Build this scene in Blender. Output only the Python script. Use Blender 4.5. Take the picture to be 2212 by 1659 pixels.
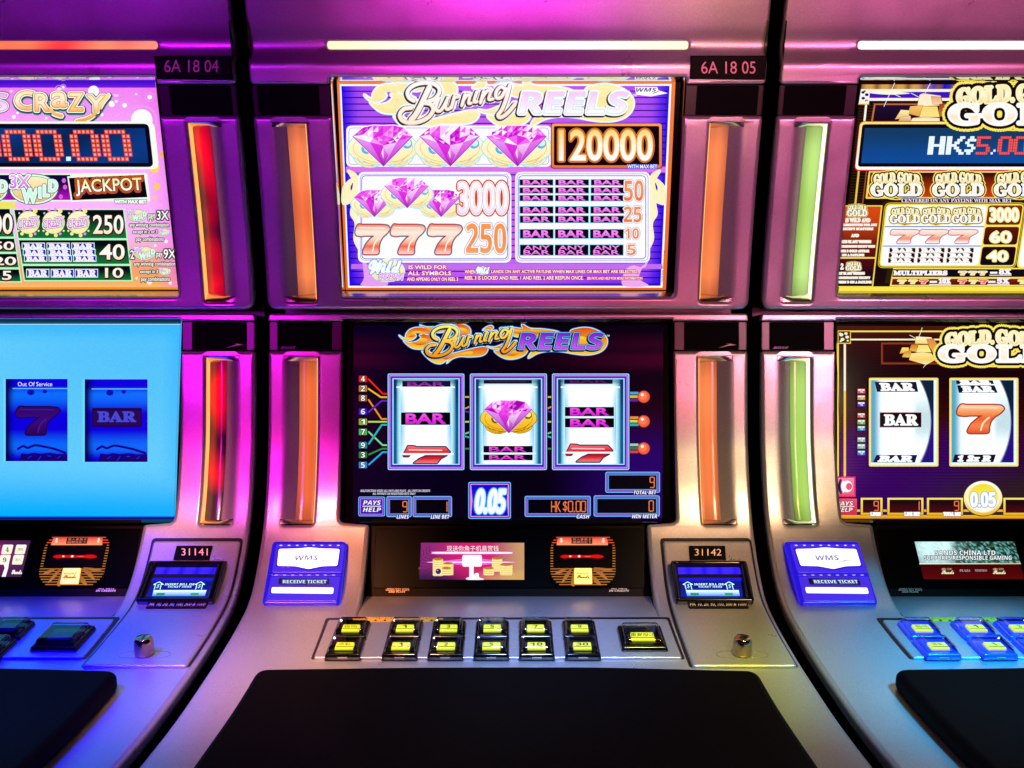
import bpy, bmesh, math, random
from mathutils import Vector, Matrix
from mathutils.geometry import tessellate_polygon

for o in list(bpy.data.objects):
    bpy.data.objects.remove(o)
SC = bpy.context.scene
COL = SC.collection
R = math.radians
rnd = random.Random(7)

# ------------------------------------------------------------------ camera
FPX = 2150.0                 # focal length, in units of a 2212-wide frame
UC, VC = 1106.0, 829.5
PITCH = R(10)
CAM = Vector((0.0057, 0.0, 1.30))
cam = bpy.data.cameras.new('camera')
cam.sensor_width = 36
cam.lens = 36 * FPX / 2212
cam.clip_start = 0.05
cam.clip_end = 60
camo = bpy.data.objects.new('camera', cam)
camo.location = CAM
camo.rotation_euler = (R(90) - PITCH, 0, 0)
COL.objects.link(camo)
SC.camera = camo
FWD = Vector((0, math.cos(PITCH), -math.sin(PITCH)))
UPV = Vector((0, math.sin(PITCH), math.cos(PITCH)))

# ------------------------------------------------------------------ light
SC.view_settings.view_transform = 'Standard'
SC.view_settings.look = 'None'
SC.view_settings.exposure = 0
SC.view_settings.gamma = 1
SC.cycles.use_denoising = True
SC.cycles.max_bounces = 8
SC.cycles.transparent_max_bounces = 16
SC.cycles.sample_clamp_indirect = 6
world = bpy.data.worlds.new('World')
SC.world = world
world.use_nodes = True
world.node_tree.nodes['Background'].inputs[0].default_value = (0.40, 0.08, 0.45, 1)
world.node_tree.nodes['Background'].inputs[1].default_value = 0.012


def area_lamp(name, loc, target, size, color, power, spread=180):
    l = bpy.data.lights.new(name, 'AREA')
    l.shape = 'RECTANGLE'
    l.size, l.size_y = size
    l.color = color
    l.energy = power
    l.spread = R(spread)
    o = bpy.data.objects.new(name, l)
    o.location = loc
    o.rotation_euler = (Vector(target) - Vector(loc)).to_track_quat('-Z', 'Y').to_euler()
    COL.objects.link(o)
    return o


def spot_lamp(name, loc, target, color, power, angle, blend=1.0, rad=0.05):
    l = bpy.data.lights.new(name, 'SPOT')
    l.color = color
    l.energy = power
    l.spot_size = R(angle)
    l.spot_blend = blend
    l.shadow_soft_size = rad
    o = bpy.data.objects.new(name, l)
    o.location = loc
    o.rotation_euler = (Vector(target) - Vector(loc)).to_track_quat('-Z', 'Y').to_euler()
    COL.objects.link(o)
    return o


#LAMPS: unseen coloured spots added to tint single panels and deck areas
spot_lamp('purple_fill', (-0.95, -0.5, 1.5), (-0.62, 1.4, 1.37), (0.58, 0.01, 1.0), 88, 26, 1.0, .10)
spot_lamp('magenta_fill', (-0.9, -0.5, 1.75), (-0.4, 1.42, 0.99), (1.0, 0.01, 0.471), 50.3, 15, 1.0, .10)
spot_lamp('mauve_fill', (1.05, -0.5, 1.5), (0.6, 1.4, 1.37), (1.0, 0.185, 0.462), 132, 26, 1.0, .10)
spot_lamp('peach_fill', (1.0, -0.5, 1.75), (0.42, 1.42, 1.01), (1.0, 0.82, 0.52), 33, 15, 1.0, .10)
spot_lamp('gold_fill', (0.75, -0.2, 2.1), (0.37, 1.4, 0.88), (1.0, 0.60, 0.26), 47, 15, 1.0, .10)
spot_lamp('rose_fill', (-0.75, -0.2, 2.1), (-0.34, 1.38, 0.85), (0.9, 0.02, 0.75), 100, 11, 1.0, .10)
spot_lamp('blue_fill', (-1.0, 0.55, 2.2), (-0.62, 1.01, 0.77), (0.0, 0.0, 1.0), 680, 21, 0.3, .10)  # added overhead spot standing in for screen light on the left deck
spot_lamp('olive_fill', (0.4, 0.5, 2.2), (0.28, 1.08, 0.78), (0.82, 0.8, 0.02), 185, 10, 0.8, .10)
spot_lamp('cyan_fill', (1.0, 0.5, 2.2), (0.63, 1.0, 0.77), (0.02, 0.5, 1.0), 540, 18, 0.3, .10)
spot_lamp('pale_blue_fill', (0.05, 0.4, 2.3), (0.05, 1.11, 0.78), (0.276, 0.443, 1.0), 420, 14, 0.9, .10)
spot_lamp('sand_fill', (-0.3, 0.4, 2.3), (-0.27, 1.08, 0.78), (1.0, 0.52, 0.38), 380, 12, 0.8, .10)
spot_lamp('amber_fill', (-0.70, 0.0, 2.0), (-0.213, 1.32, 0.8), (1.0, 0.36, 0.103), 600, 6, 1.0, .10)
spot_lamp('cream_fill', (-0.35, 0.0, 2.1), (-0.49, 1.34, 0.835), (1.0, 0.45, 0.35), 520, 6, 1.0, .10)
spot_lamp('honey_fill', (0.78, 0.0, 2.0), (0.26, 1.33, 0.81), (1.0, 0.56, 0.30), 190, 9.5, 1.0, .10)
spot_lamp('coral_fill', (0.72, -0.5, 1.3), (0.1, 1.42, 1.165), (1.0, 0.139, 0.25), 64, 17, 1.0, .10)
spot_lamp('violet_fill', (0, -0.5, 1.3), (0, 1.4, 1.46), (0.95, 0.05, 0.75), 145, 20, 1.0, .10)
spot_lamp('orchid_fill', (0.35, -0.5, 1.35), (0.27, 1.4, 1.51), (1.0, 0.463, 0.249), 81.9, 11, 1.0, .10)
#ENDLAMPS


# ------------------------------------------------------------------ pixel <-> place
def ray(u, v):
    return FWD + Vector((1, 0, 0)) * ((u - UC) / FPX) + UPV * ((VC - v) / FPX)


def vpix(y, z):
    d = Vector((0, y, z)) - Vector((0, CAM.y, CAM.z))
    return VC - FPX * d.dot(UPV) / d.dot(FWD)


def yz_of(v, depth):
    """point in the cabinet's side plane seen at picture row v at this depth"""
    p = FWD * depth + UPV * ((VC - v) / FPX * depth)
    return (CAM.y + p.y, CAM.z + p.z)


WID = 0.70        # cabinet width
PITCHX = 0.719    # spacing of the cabinets in the row
HW = WID / 2


class Prof:
    """a side profile (y,z), swept along x"""

    def __init__(s, pts, smooth=True):
        if smooth and len(pts) > 2:
            P = [(2 * pts[0][0] - pts[1][0], 2 * pts[0][1] - pts[1][1])] + pts + \
                [(2 * pts[-1][0] - pts[-2][0], 2 * pts[-1][1] - pts[-2][1])]
            out = []
            for i in range(1, len(P) - 2):
                p0, p1, p2, p3 = P[i - 1:i + 3]
                n = 8
                for k in range(n):
                    t = k / n
                    out.append(tuple(0.5 * (2 * p1[a] + (p2[a] - p0[a]) * t + (2 * p0[a] - 5 * p1[a] + 4 * p2[a] - p3[a]) * t * t
                                            + (3 * p1[a] - p0[a] - 3 * p2[a] + p3[a]) * t ** 3) for a in (0, 1)))
            out.append(pts[-1])
            s.p = out
        else:
            s.p = list(pts)
        s.s = [0]
        for a, b in zip(s.p, s.p[1:]):
            s.s.append(s.s[-1] + math.hypot(b[0] - a[0], b[1] - a[1]))
        s.v = [vpix(*q) for q in s.p]

    def _seg(s, t):
        i = 0
        while i < len(s.s) - 2 and t > s.s[i + 1]:
            i += 1
        return i

    def at(s, t):
        i = s._seg(t)
        k = (t - s.s[i]) / (s.s[i + 1] - s.s[i])
        a, b = s.p[i], s.p[i + 1]
        return (a[0] + (b[0] - a[0]) * k, a[1] + (b[1] - a[1]) * k)

    def _nr(s, i):
        a, b = s.p[i], s.p[i + 1]
        l = math.hypot(b[0] - a[0], b[1] - a[1])
        ty, tz = (b[0] - a[0]) / l, (b[1] - a[1]) / l
        return (tz, -ty)

    def nrm(s, t):
        i = s._seg(t)
        k = min(1, max(0, (t - s.s[i]) / (s.s[i + 1] - s.s[i])))
        n = s._nr(i)
        if k < .5 and i > 0:
            m, w = s._nr(i - 1), .5 - k
        elif k >= .5 and i < len(s.p) - 2:
            m, w = s._nr(i + 1), k - .5
        else:
            m, w = n, 0
        q = (n[0] * (1 - w) + m[0] * w, n[1] * (1 - w) + m[1] * w)
        l = math.hypot(*q)
        return (q[0] / l, q[1] / l)

    def sv(s, v):
        """arc length at picture row v"""
        V = s.v
        if v <= V[0]:
            i = 0
        elif v >= V[-1]:
            i = len(V) - 2
        else:
            i = 0
            while V[i + 1] < v:
                i += 1
        return s.s[i] + (v - V[i]) / (V[i + 1] - V[i]) * (s.s[i + 1] - s.s[i])

    def xs(s, u, v):
        t = s.sv(v)
        y, z = s.at(t)
        d = (Vector((0, y, z)) - Vector((0, CAM.y, CAM.z))).dot(FWD)
        return (CAM.x + (u - UC) / FPX * d, t)

    def xyz(s, x, t, h=0):
        y, z = s.at(t)
        n = s.nrm(t)
        return Vector((x, y + n[0] * h, z + n[1] * h))

    def shift(s, h):
        q = [tuple(s.xyz(0, t, h))[1:] for t in s.s]
        return Prof(q, False)

    def chord(s, v0, v1, h=0):
        a, b = s.at(s.sv(v0)), s.at(s.sv(v1))
        r = Prof([a, b], False)
        return r.shift(h) if h else r


def from_w(tab):
    return [yz_of(v, FPX * WID / w) for v, w in tab]


UPPER = Prof(from_w([(40, 1141), (100, 1130), (255, 1102), (420, 1074), (560, 1053), (661, 1041), (676, 1039)]))
HEADER = Prof(from_w([(-60, 1153), (-10, 1143), (58, 1128), (86, 1120.5), (104, 1117.5), (122, 1119), (136, 1122.5), (160, 1118.5), (190, 1113)]))
LOWER = Prof(from_w([(672, 1037.5), (692, 1037.5), (761, 1037.5), (925, 1038.5), (1001, 1043), (1085, 1051.5), (1165, 1068),
                     (1252, 1097.5), (1303, 1126), (1343, 1164), (1399, 1228), (1462, 1308), (1566, 1451), (1700, 1665), (1760, 1765)]))
SCR_U = UPPER.chord(168, 640, -0.020)
SCR_L = LOWER.chord(698, 1118, -0.018)
BAY = Prof([yz_of(1120, 1.437), yz_of(1289, 1.392)], False)

# ------------------------------------------------------------------ materials
MATS = {}


def s2l(c):
    return c / 12.92 if c <= 0.04045 else ((c + 0.055) / 1.055) ** 2.4


def hexc(h, k=1.0):
    h = h.lstrip('#')
    return tuple(s2l(int(h[i:i + 2], 16) / 255) * k for i in (0, 2, 4))


def mat(name, col=(.5, .5, .5), rough=.5, metal=0., spec=.5, emit=None, estr=1., grain=0., bump=0., coat=0., wear=0.,
        gscale=900., sample=True):
    if name in MATS:
        return MATS[name]
    m = bpy.data.materials.new(name)
    m.use_nodes = True
    nt = m.node_tree
    b = nt.nodes['Principled BSDF']
    b.inputs['Base Color'].default_value = (*col, 1)
    b.inputs['Roughness'].default_value = rough
    b.inputs['Metallic'].default_value = metal
    b.inputs['Specular IOR Level'].default_value = spec
    b.inputs['Coat Weight'].default_value = coat
    b.inputs['Coat Roughness'].default_value = 0.08
    if emit:
        b.inputs['Emission Color'].default_value = (*emit, 1)
        b.inputs['Emission Strength'].default_value = estr
    tc = nt.nodes.new('ShaderNodeTexCoord')
    if grain:
        n = nt.nodes.new('ShaderNodeTexNoise')
        n.inputs['Scale'].default_value = gscale
        n.inputs['Detail'].default_value = 2
        nt.links.new(tc.outputs['Object'], n.inputs['Vector'])
        r = nt.nodes.new('ShaderNodeMapRange')
        r.inputs['From Min'].default_value = .3
        r.inputs['From Max'].default_value = .7
        r.inputs['To Min'].default_value = 1 - grain
        r.inputs['To Max'].default_value = 1 + grain
        nt.links.new(n.outputs['Fac'], r.inputs['Value'])
        mx = nt.nodes.new('ShaderNodeMix')
        mx.data_type = 'RGBA'
        mx.blend_type = 'MULTIPLY'
        mx.inputs['Factor'].default_value = 1
        mx.inputs['A'].default_value = (*col, 1)
        nt.links.new(r.outputs['Result'], mx.inputs['B'])
        nt.links.new(mx.outputs['Result'], b.inputs['Base Color'])
        if bump:
            bp = nt.nodes.new('ShaderNodeBump')
            bp.inputs['Strength'].default_value = bump
            bp.inputs['Distance'].default_value = 0.0004
            nt.links.new(n.outputs['Fac'], bp.inputs['Height'])
            nt.links.new(bp.outputs['Normal'], b.inputs['Normal'])
    if wear:
        n2 = nt.nodes.new('ShaderNodeTexNoise')
        n2.inputs['Scale'].default_value = 7
        n2.inputs['Detail'].default_value = 6
        n2.inputs['Roughness'].default_value = .65
        n2.inputs['Distortion'].default_value = .3
        nt.links.new(tc.outputs['Object'], n2.inputs['Vector'])
        r2 = nt.nodes.new('ShaderNodeMapRange')
        r2.inputs['From Min'].default_value = .35
        r2.inputs['From Max'].default_value = .7
        r2.inputs['To Min'].default_value = max(0.02, rough - wear)
        r2.inputs['To Max'].default_value = rough + wear
        nt.links.new(n2.outputs['Fac'], r2.inputs['Value'])
        nt.links.new(r2.outputs['Result'], b.inputs['Roughness'])
    if not sample:
        m.cycles.emission_sampling = 'NONE'
    MATS[name] = m
    return m


SILVER = mat('silver_paint', (.41, .395, .41), .34, .60, .5, grain=.18, bump=.08, wear=.075)
CHROME = mat('chrome', (.75, .75, .78), .09, 1.0, wear=.03)
SATIN = mat('satin_trim', (.66, .60, .50), .24, 1.0)
BLACK = mat('black_plastic', (.006, .005, .006), .30, 0, .4)
GLOSS = mat('black_gloss', (.003, .002, .003), .10, 0, .35, wear=.05)
SCREENB = mat('screen_black', (.001, .001, .0012), .25, 0, .03)
RUBBER = mat('black_vinyl', (.0007, .0006, .0009), .6, 0, .035, grain=.35, bump=.5, gscale=500)
SPKB = mat('speaker_plastic', (.016, .008, .010), .28, 0, .4)
CLOTH = mat('grille_cloth', (.002, .002, .002), .9, 0, .1, grain=.4, bump=.4, gscale=1500)
PLATE = mat('engraved_black', (.002, .002, .002), .4, 0, .04)
BRASS = mat('worn_brass', (.62, .44, .28), .18, 1.0, wear=.08)
PRINT = mat('pale_print', (.78, .62, .60), .5)
DARKWALL = mat('dark_wall', (.01, .008, .012), .8)
FLOORM = mat('dark_carpet', (.03, .01, .012), .9, grain=.3)
BROWN = mat('bronze_trim', (.006, .0035, .0015), .5, 0, .05)


def ink_mat(name, emissive, k=1.0):
    m = bpy.data.materials.new(name)
    m.use_nodes = True
    nt = m.node_tree
    b = nt.nodes['Principled BSDF']
    a = nt.nodes.new('ShaderNodeAttribute')
    a.attribute_name = 'ink'
    if emissive:
        b.inputs['Base Color'].default_value = (.004, .004, .004, 1)
        b.inputs['Roughness'].default_value = .10
        b.inputs['Specular IOR Level'].default_value = .2
        # faint sensor-like shimmer of the pixel grid
        tc = nt.nodes.new('ShaderNodeTexCoord')
        n = nt.nodes.new('ShaderNodeTexNoise')
        n.inputs['Scale'].default_value = 1100
        n.inputs['Detail'].default_value = 1
        nt.links.new(tc.outputs['Object'], n.inputs['Vector'])
        r = nt.nodes.new('ShaderNodeMapRange')
        r.inputs['From Min'].default_value = .3
        r.inputs['From Max'].default_value = .7
        r.inputs['To Min'].default_value = .90 * k
        r.inputs['To Max'].default_value = 1.10 * k
        nt.links.new(n.outputs['Fac'], r.inputs['Value'])
        nt.links.new(r.outputs['Result'], b.inputs['Emission Strength'])
        nt.links.new(a.outputs['Color'], b.inputs['Emission Color'])
    else:
        b.inputs['Roughness'].default_value = .45
        nt.links.new(a.outputs['Color'], b.inputs['Base Color'])
    m.cycles.emission_sampling = 'NONE'
    return m


INK = ink_mat('screen_light', True)
DYE = ink_mat('printed_ink', False)


# ------------------------------------------------------------------ scene objects
class Root:
    def __init__(s, name, x, label, cat, group):
        o = bpy.data.objects.new(name, None)
        o.empty_display_size = .1
        o.location = (x, 1.45, 0)
        o['label'], o['category'] = label, cat
        if group:
            o['group'] = group
        COL.objects.link(o)
        s.o, s.loc = o, Vector(o.location)


def link(name, me, m, parent, smooth=False, wn=False):
    ob = bpy.data.objects.new(name, me)
    if m is not None:
        me.materials.clear()
        for q in (m if isinstance(m, (list, tuple)) else [m]):
            me.materials.append(q)
    if smooth:
        me.polygons.foreach_set('use_smooth', [True] * len(me.polygons))
    if wn:
        w = ob.modifiers.new('normals', 'WEIGHTED_NORMAL')
        w.weight = 80
    COL.objects.link(ob)
    ob.parent = parent.o if isinstance(parent, Root) else parent
    return ob


def mesh(name, verts, faces, m, parent, origin, smooth=False, wn=False, mi=None):
    me = bpy.data.meshes.new(name)
    me.from_pydata([tuple(Vector(v) - origin) for v in verts], [], faces)
    ob = link(name, me, m, parent, smooth, wn)
    if mi:
        me.polygons.foreach_set('material_index', mi)
    return ob


def rr(pts, r, n=5):
    """round the corners of a polygon; r = one radius or one for each corner"""
    out = []
    N = len(pts)
    for i, p in enumerate(pts):
        q = r[i] if isinstance(r, (list, tuple)) else r
        a, c = Vector(pts[i - 1]), Vector(pts[(i + 1) % N])
        b = Vector(p)
        if q <= 0:
            out.append(tuple(b))
            continue
        da, dc = (a - b), (c - b)
        k = min(q, da.length * .49, dc.length * .49)
        A, Cc = b + da.normalized() * k, b + dc.normalized() * k
        for j in range(n + 1):
            t = j / n
            out.append(tuple(A * (1 - t) ** 2 + b * 2 * t * (1 - t) + Cc * t * t))
    return out


def plate(name, prof, outline, holes, m, parent, origin, thick=.010, bev=.002, cut=0.0, px=True, bres=2):
    """a sheet lying on a profile; its outer face is the profile surface.  outline/holes in picture pixels or (x,s)"""
    cv = bpy.data.curves.new(name, 'CURVE')
    cv.dimensions = '2D'
    cv.fill_mode = 'BOTH'
    cv.extrude = max(0, thick / 2 - bev)
    cv.bevel_depth = bev
    cv.bevel_resolution = bres
    cv.offset = -bev
    for poly in [outline] + list(holes):
        q = [prof.xs(*p) for p in poly] if px else poly
        sp = cv.splines.new('POLY')
        sp.points.add(len(q) - 1)
        for i, (x, t) in enumerate(q):
            sp.points[i].co = (x, -t, 0, 1)
        sp.use_cyclic_u = True
    ob = bpy.data.objects.new('tmp', cv)
    me = bpy.data.meshes.new_from_object(ob)
    bpy.data.objects.remove(ob)
    bpy.data.curves.remove(cv)
    bm = bmesh.new()
    bm.from_mesh(me)
    bmesh.ops.remove_doubles(bm, verts=bm.verts, dist=1e-6)
    if cut:
        lo = min(-v.co.y for v in bm.verts)
        hi = max(-v.co.y for v in bm.verts)
        t = math.ceil(lo / cut) * cut
        while t < hi:
            g = bm.verts[:] + bm.edges[:] + bm.faces[:]
            bmesh.ops.bisect_plane(bm, geom=g, plane_co=(0, -t, 0), plane_no=(0, 1, 0), dist=1e-6)
            t += cut
    for v in bm.verts:
        v.co = prof.xyz(v.co.x, -v.co.y, v.co.z - thick / 2) - origin
    bmesh.ops.recalc_face_normals(bm, faces=bm.faces)
    bm.to_mesh(me)
    bm.free()
    me.name = name
    return link(name, me, m, parent, True, True)


def lathe(name, prof, n, frame, m, parent, origin, smooth=True):
    """prof = [(radius, height)], frame = Matrix"""
    vs, fs = [], []
    for r, h in prof:
        for i in range(n):
            a = 2 * math.pi * i / n
            vs.append(frame @ Vector((r * math.cos(a), r * math.sin(a), h)))
    for j in range(len(prof) - 1):
        for i in range(n):
            k = (i + 1) % n
            fs.append((j * n + i, j * n + k, (j + 1) * n + k, (j + 1) * n + i))
    fs.append(tuple(reversed(range(n))))
    fs.append(tuple(range((len(prof) - 1) * n, len(prof) * n)))
    return mesh(name, vs, fs, m, parent, origin, smooth, True)


# ------------------------------------------------------------------ flat print and screen pictures
TX = {}
STY = {'bold': (0x1D5D4, 0x1D5EE, 0x1D7EC), 'bi': (0x1D63C, 0x1D656, 0x1D7EC), 'serif': (0x1D400, 0x1D41A, 0x1D7CE),
       'script': (0x1D4D0, 0x1D4EA, None), 'mono': (0x1D670, 0x1D68A, 0x1D7F6)}


def sty(s, st):
    if st not in STY:
        return s
    U, L, D = STY[st]
    r = ''
    for c in s:
        if 'A' <= c <= 'Z':
            r += chr(U + ord(c) - 65)
        elif 'a' <= c <= 'z':
            r += chr(L + ord(c) - 97)
        elif c.isdigit() and D:
            r += chr(D + int(c))
        else:
            r += c
    return r


def text_mesh(s, st, res):
    k = (s, st, res)
    if k in TX:
        return TX[k]
    cu = bpy.data.curves.new('t', 'FONT')
    cu.body = sty(s, st)
    cu.resolution_u = res
    if st == 'heavy':
        cu.offset = .018
    ob = bpy.data.objects.new('t', cu)
    me = bpy.data.meshes.new_from_object(ob)
    bpy.data.objects.remove(ob)
    bpy.data.curves.remove(cu)
    vs = [(v.co.x, v.co.y) for v in me.vertices]
    fs = [tuple(p.vertices) for p in me.polygons]
    bpy.data.meshes.remove(me)
    cnt = {}
    for f in fs:
        for a, b in zip(f, f[1:] + f[:1]):
            e = (min(a, b), max(a, b))
            cnt[e] = cnt.get(e, 0) + 1
    ed = [e for e, c in cnt.items() if c == 1]
    xs, ys = [v[0] for v in vs], [v[1] for v in vs]
    x0, x1, y0, y1 = min(xs), max(xs), min(ys), max(ys)
    vs = [((x - x0) / max(1e-6, x1 - x0), 1 - (y - y0) / max(1e-6, y1 - y0)) for x, y in vs]
    TX[k] = (vs, fs, ed)
    return TX[k]


def crom(pts, n=5, closed=True):
    out = []
    N = len(pts)
    rng = range(N) if closed else range(N - 1)
    for i in rng:
        if closed:
            p0, p1, p2, p3 = pts[i - 1], pts[i], pts[(i + 1) % N], pts[(i + 2) % N]
        else:
            p0, p1, p2, p3 = pts[max(0, i - 1)], pts[i], pts[i + 1], pts[min(N - 1, i + 2)]
        for k in range(n):
            t = k / n
            out.append(tuple(0.5 * (2 * p1[a] + (p2[a] - p0[a]) * t + (2 * p0[a] - 5 * p1[a] + 4 * p2[a] - p3[a]) * t * t
                                    + (3 * p1[a] - p0[a] - 3 * p2[a] + p3[a]) * t ** 3) for a in (0, 1)))
    if not closed:
        out.append(tuple(pts[-1]))
    return out


class G:
    """draws flat shapes on a plane of the scene; coordinates are those of a magnified view with origin org"""

    def __init__(s, prof, root, parent, org=(0, 0), ink=None, step=2e-5, base=3e-4):
        s.prof, s.root, s.parent, s.org = prof, root, parent, org
        s.ink = ink or INK
        s.step, s.z = step, base
        y0, z0 = prof.p[0]
        n = prof.nrm(0)
        s.n = Vector((0, n[0], n[1]))
        s.p0 = Vector((0, y0, z0))
        s.k = 1.0
        s.xf = None
        s.reset()

    def reset(s):
        s.V, s.Fc, s.C = [], [], []

    def begin(s, name):
        s.reset()
        s.name = name
        return s

    def end(s):
        me = bpy.data.meshes.new(s.name)
        me.from_pydata(s.V, [], s.Fc)
        at = me.color_attributes.new('ink', 'FLOAT_COLOR', 'POINT')
        at.data.foreach_set('color', [q for c in s.C for q in (*c, 1.0)])
        ob = link(s.name, me, s.ink, s.parent)
        s.reset()
        return ob

    def w(s, x, y):
        if s.xf:
            x, y = s.xf(x, y)
        u = (s.org[0] + x / 2.212) / 1.78933
        v = (s.org[1] + y / 2.212) / 1.78933
        d = ray(u, v)
        t = ((s.p0 + s.n * s.z - CAM).dot(s.n)) / d.dot(s.n)
        return tuple(CAM + d * t - s.root.loc)

    def colf(s, col, ys):
        k = s.k
        if isinstance(col, str):
            c = hexc(col, k)
            return lambda x, y: c
        if callable(col):
            return lambda x, y: tuple(q * k for q in col(x, y))
        cs = [hexc(c, k) for c in col]
        y0, y1 = min(ys), max(ys)

        def f(x, y):
            t = (y - y0) / max(1e-6, y1 - y0) * (len(cs) - 1)
            i = min(int(t), len(cs) - 2)
            t -= i
            return tuple(a + (b - a) * t for a, b in zip(cs[i], cs[i + 1]))
        return f

    def add(s, pts, faces, col):
        f = s.colf(col, [p[1] for p in pts])
        b = len(s.V)
        for p in pts:
            s.V.append(s.w(*p))
            s.C.append(f(*p))
        for q in faces:
            s.Fc.append(tuple(b + i for i in q))
        s.z += s.step

    def poly(s, pts, col):
        if len(pts) <= 4:
            s.add(pts, [tuple(range(len(pts)))], col)
        else:
            tri = tessellate_polygon([[Vector((p[0], p[1], 0)) for p in pts]])
            s.add(pts, [tuple(t) for t in tri], col)

    def rect(s, x0, y0, x1, y1, col, r=0):
        q = [(x0, y0), (x1, y0), (x1, y1), (x0, y1)]
        s.poly(rr(q, r, 4) if r else q, col)

    def grid(s, q, nx, ny, col):
        pts, fs = [], []
        for j in range(ny + 1):
            for i in range(nx + 1):
                a, b = i / nx, j / ny
                pts.append(tuple((q[0][k] * (1 - a) + q[1][k] * a) * (1 - b) + (q[3][k] * (1 - a) + q[2][k] * a) * b for k in (0, 1)))
        for j in range(ny):
            for i in range(nx):
                p = j * (nx + 1) + i
                fs.append((p, p + 1, p + nx + 2, p + nx + 1))
        s.add(pts, fs, col)

    def frame(s, x0, y0, x1, y1, w, col, r=0):
        o = rr([(x0, y0), (x1, y0), (x1, y1), (x0, y1)], max(r, .01), 4)
        i = rr([(x0 + w, y0 + w), (x1 - w, y0 + w), (x1 - w, y1 - w), (x0 + w, y1 - w)], max(r - w, .01), 4)
        n = len(o)
        s.add(o + i, [(k, (k + 1) % n, n + (k + 1) % n, n + k) for k in range(n)], col)

    def ell(s, cx, cy, rx, ry, col, n=28):
        s.poly([(cx + rx * math.cos(2 * math.pi * i / n), cy + ry * math.sin(2 * math.pi * i / n)) for i in range(n)], col)

    def ring(s, cx, cy, rx, ry, w, col, n=28):
        o = [(cx + rx * math.cos(2 * math.pi * i / n), cy + ry * math.sin(2 * math.pi * i / n)) for i in range(n)]
        i_ = [(cx + (rx - w) * math.cos(2 * math.pi * i / n), cy + (ry - w) * math.sin(2 * math.pi * i / n)) for i in range(n)]
        s.add(o + i_, [(k, (k + 1) % n, n + (k + 1) % n, n + k) for k in range(n)], col)

    def _edges(s, P, ed, w, col):
        pts, fs = [], []
        h = w / 2
        used = set()
        for a, b in ed:
            (ax, ay), (bx, by) = P[a], P[b]
            l = math.hypot(bx - ax, by - ay)
            if l < 1e-6:
                continue
            nx, ny = -(by - ay) / l * h, (bx - ax) / l * h
            k = len(pts)
            pts += [(ax + nx, ay + ny), (bx + nx, by + ny), (bx - nx, by - ny), (ax - nx, ay - ny)]
            fs.append((k, k + 1, k + 2, k + 3))
            used.add(a)
            used.add(b)
        for a in used:
            k = len(pts)
            pts += [(P[a][0] + h * math.cos(i * math.pi / 3), P[a][1] + h * math.sin(i * math.pi / 3)) for i in range(6)]
            fs.append(tuple(range(k, k + 6)))
        s.add(pts, fs, col)

    def line(s, pts, w, col, closed=False):
        n = len(pts)
        s._edges(pts, [(i, (i + 1) % n) for i in range(n if closed else n - 1)], w, col)

    def out(s, pts, w, col):
        s.line(pts, w, col, True)

    def shape(s, pts, col, outl=(), n=5):
        """smooth closed blob with outlines (w,col), widest first"""
        q = crom(pts, n) if n else pts
        for w, c in outl:
            s.line(q, w, c, True)
        s.poly(q, col)

    def text(s, t, x0, y0, x1, y1, col, st='bold', outl=(), res=3, shear=0, quad=None, dx=0, dy=0):
        """text stretched into a box (or quad); outl = [(w,col[,dx,dy])], widest first"""
        vs, fs, ed = text_mesh(t, st, res)
        if quad:
            q = quad
        else:
            sh = shear * (y1 - y0)
            q = [(x0 + sh, y0), (x1 + sh, y0), (x1, y1), (x0, y1)]
        P = []
        for a, b in vs:
            P.append(tuple((q[0][k] * (1 - a) + q[1][k] * a) * (1 - b) + (q[3][k] * (1 - a) + q[2][k] * a) * b for k in (0, 1)))
        for o in outl:
            ox, oy = (o[2], o[3]) if len(o) > 2 else (0, 0)
            PP = [(x + ox, y + oy) for x, y in P]
            s._edges(PP, ed, o[0], o[1])
            s.z -= s.step * .5
            s.add(PP, fs, o[1])
        s.add(P, fs, col)

    def dots(s, rows, q, col, fill=.82):
        ny, nx = len(rows), max(len(r) for r in rows)
        pts, fs = [], []

        def m(a, b):
            return tuple((q[0][k] * (1 - a) + q[1][k] * a) * (1 - b) + (q[3][k] * (1 - a) + q[2][k] * a) * b for k in (0, 1))
        g = (1 - fill) / 2
        for j, r in enumerate(rows):
            for i, c in enumerate(r):
                if c == '#':
                    k = len(pts)
                    pts += [m((i + g) / nx, (j + g) / ny), m((i + 1 - g) / nx, (j + g) / ny), m((i + 1 - g) / nx, (j + 1 - g) / ny), m((i + g) / nx, (j + 1 - g) / ny)]
                    fs.append((k, k + 1, k + 2, k + 3))
        s.add(pts, fs, col)

# ------------------------------------------------------------------ the room
def struct(name, verts, faces, m):
    ob = mesh(name, verts, faces, m, None, Vector((0, 0, 0)))
    ob['kind'] = 'structure'
    return ob


struct('floor', [(-4, -2.5, 0), (4, -2.5, 0), (4, 2.6, 0), (-4, 2.6, 0)], [(0, 1, 2, 3)], FLOORM)
struct('wall', [(-4, 2.3, 0), (4, 2.3, 0), (4, 2.3, 2.6), (-4, 2.3, 2.6)], [(0, 1, 2, 3)], DARKWALL)

GRP = 'slot machines standing side by side in a row'
MID = Root('slot_machine', 0.0, 'silver slot machine with orange side lights, flaming reel title and diamond paytable', 'slot machine', GRP)
LEF = Root('slot_machine', -PITCHX, 'silver slot machine with red side lights, pink paytable and plain blue lower screen', 'slot machine', GRP)
RIG = Root('slot_machine', PITCHX, 'silver slot machine with green side lights and gold bar artwork on both screens', 'slot machine', GRP)
O = MID.loc


def xs(prof, *pts):
    return [(x, prof.sv(v)) for x, v in pts]


def box4(prof, x0, v0, x1, v1):
    return xs(prof, (x0, v0), (x1, v0), (x1, v1), (x0, v1))


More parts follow.
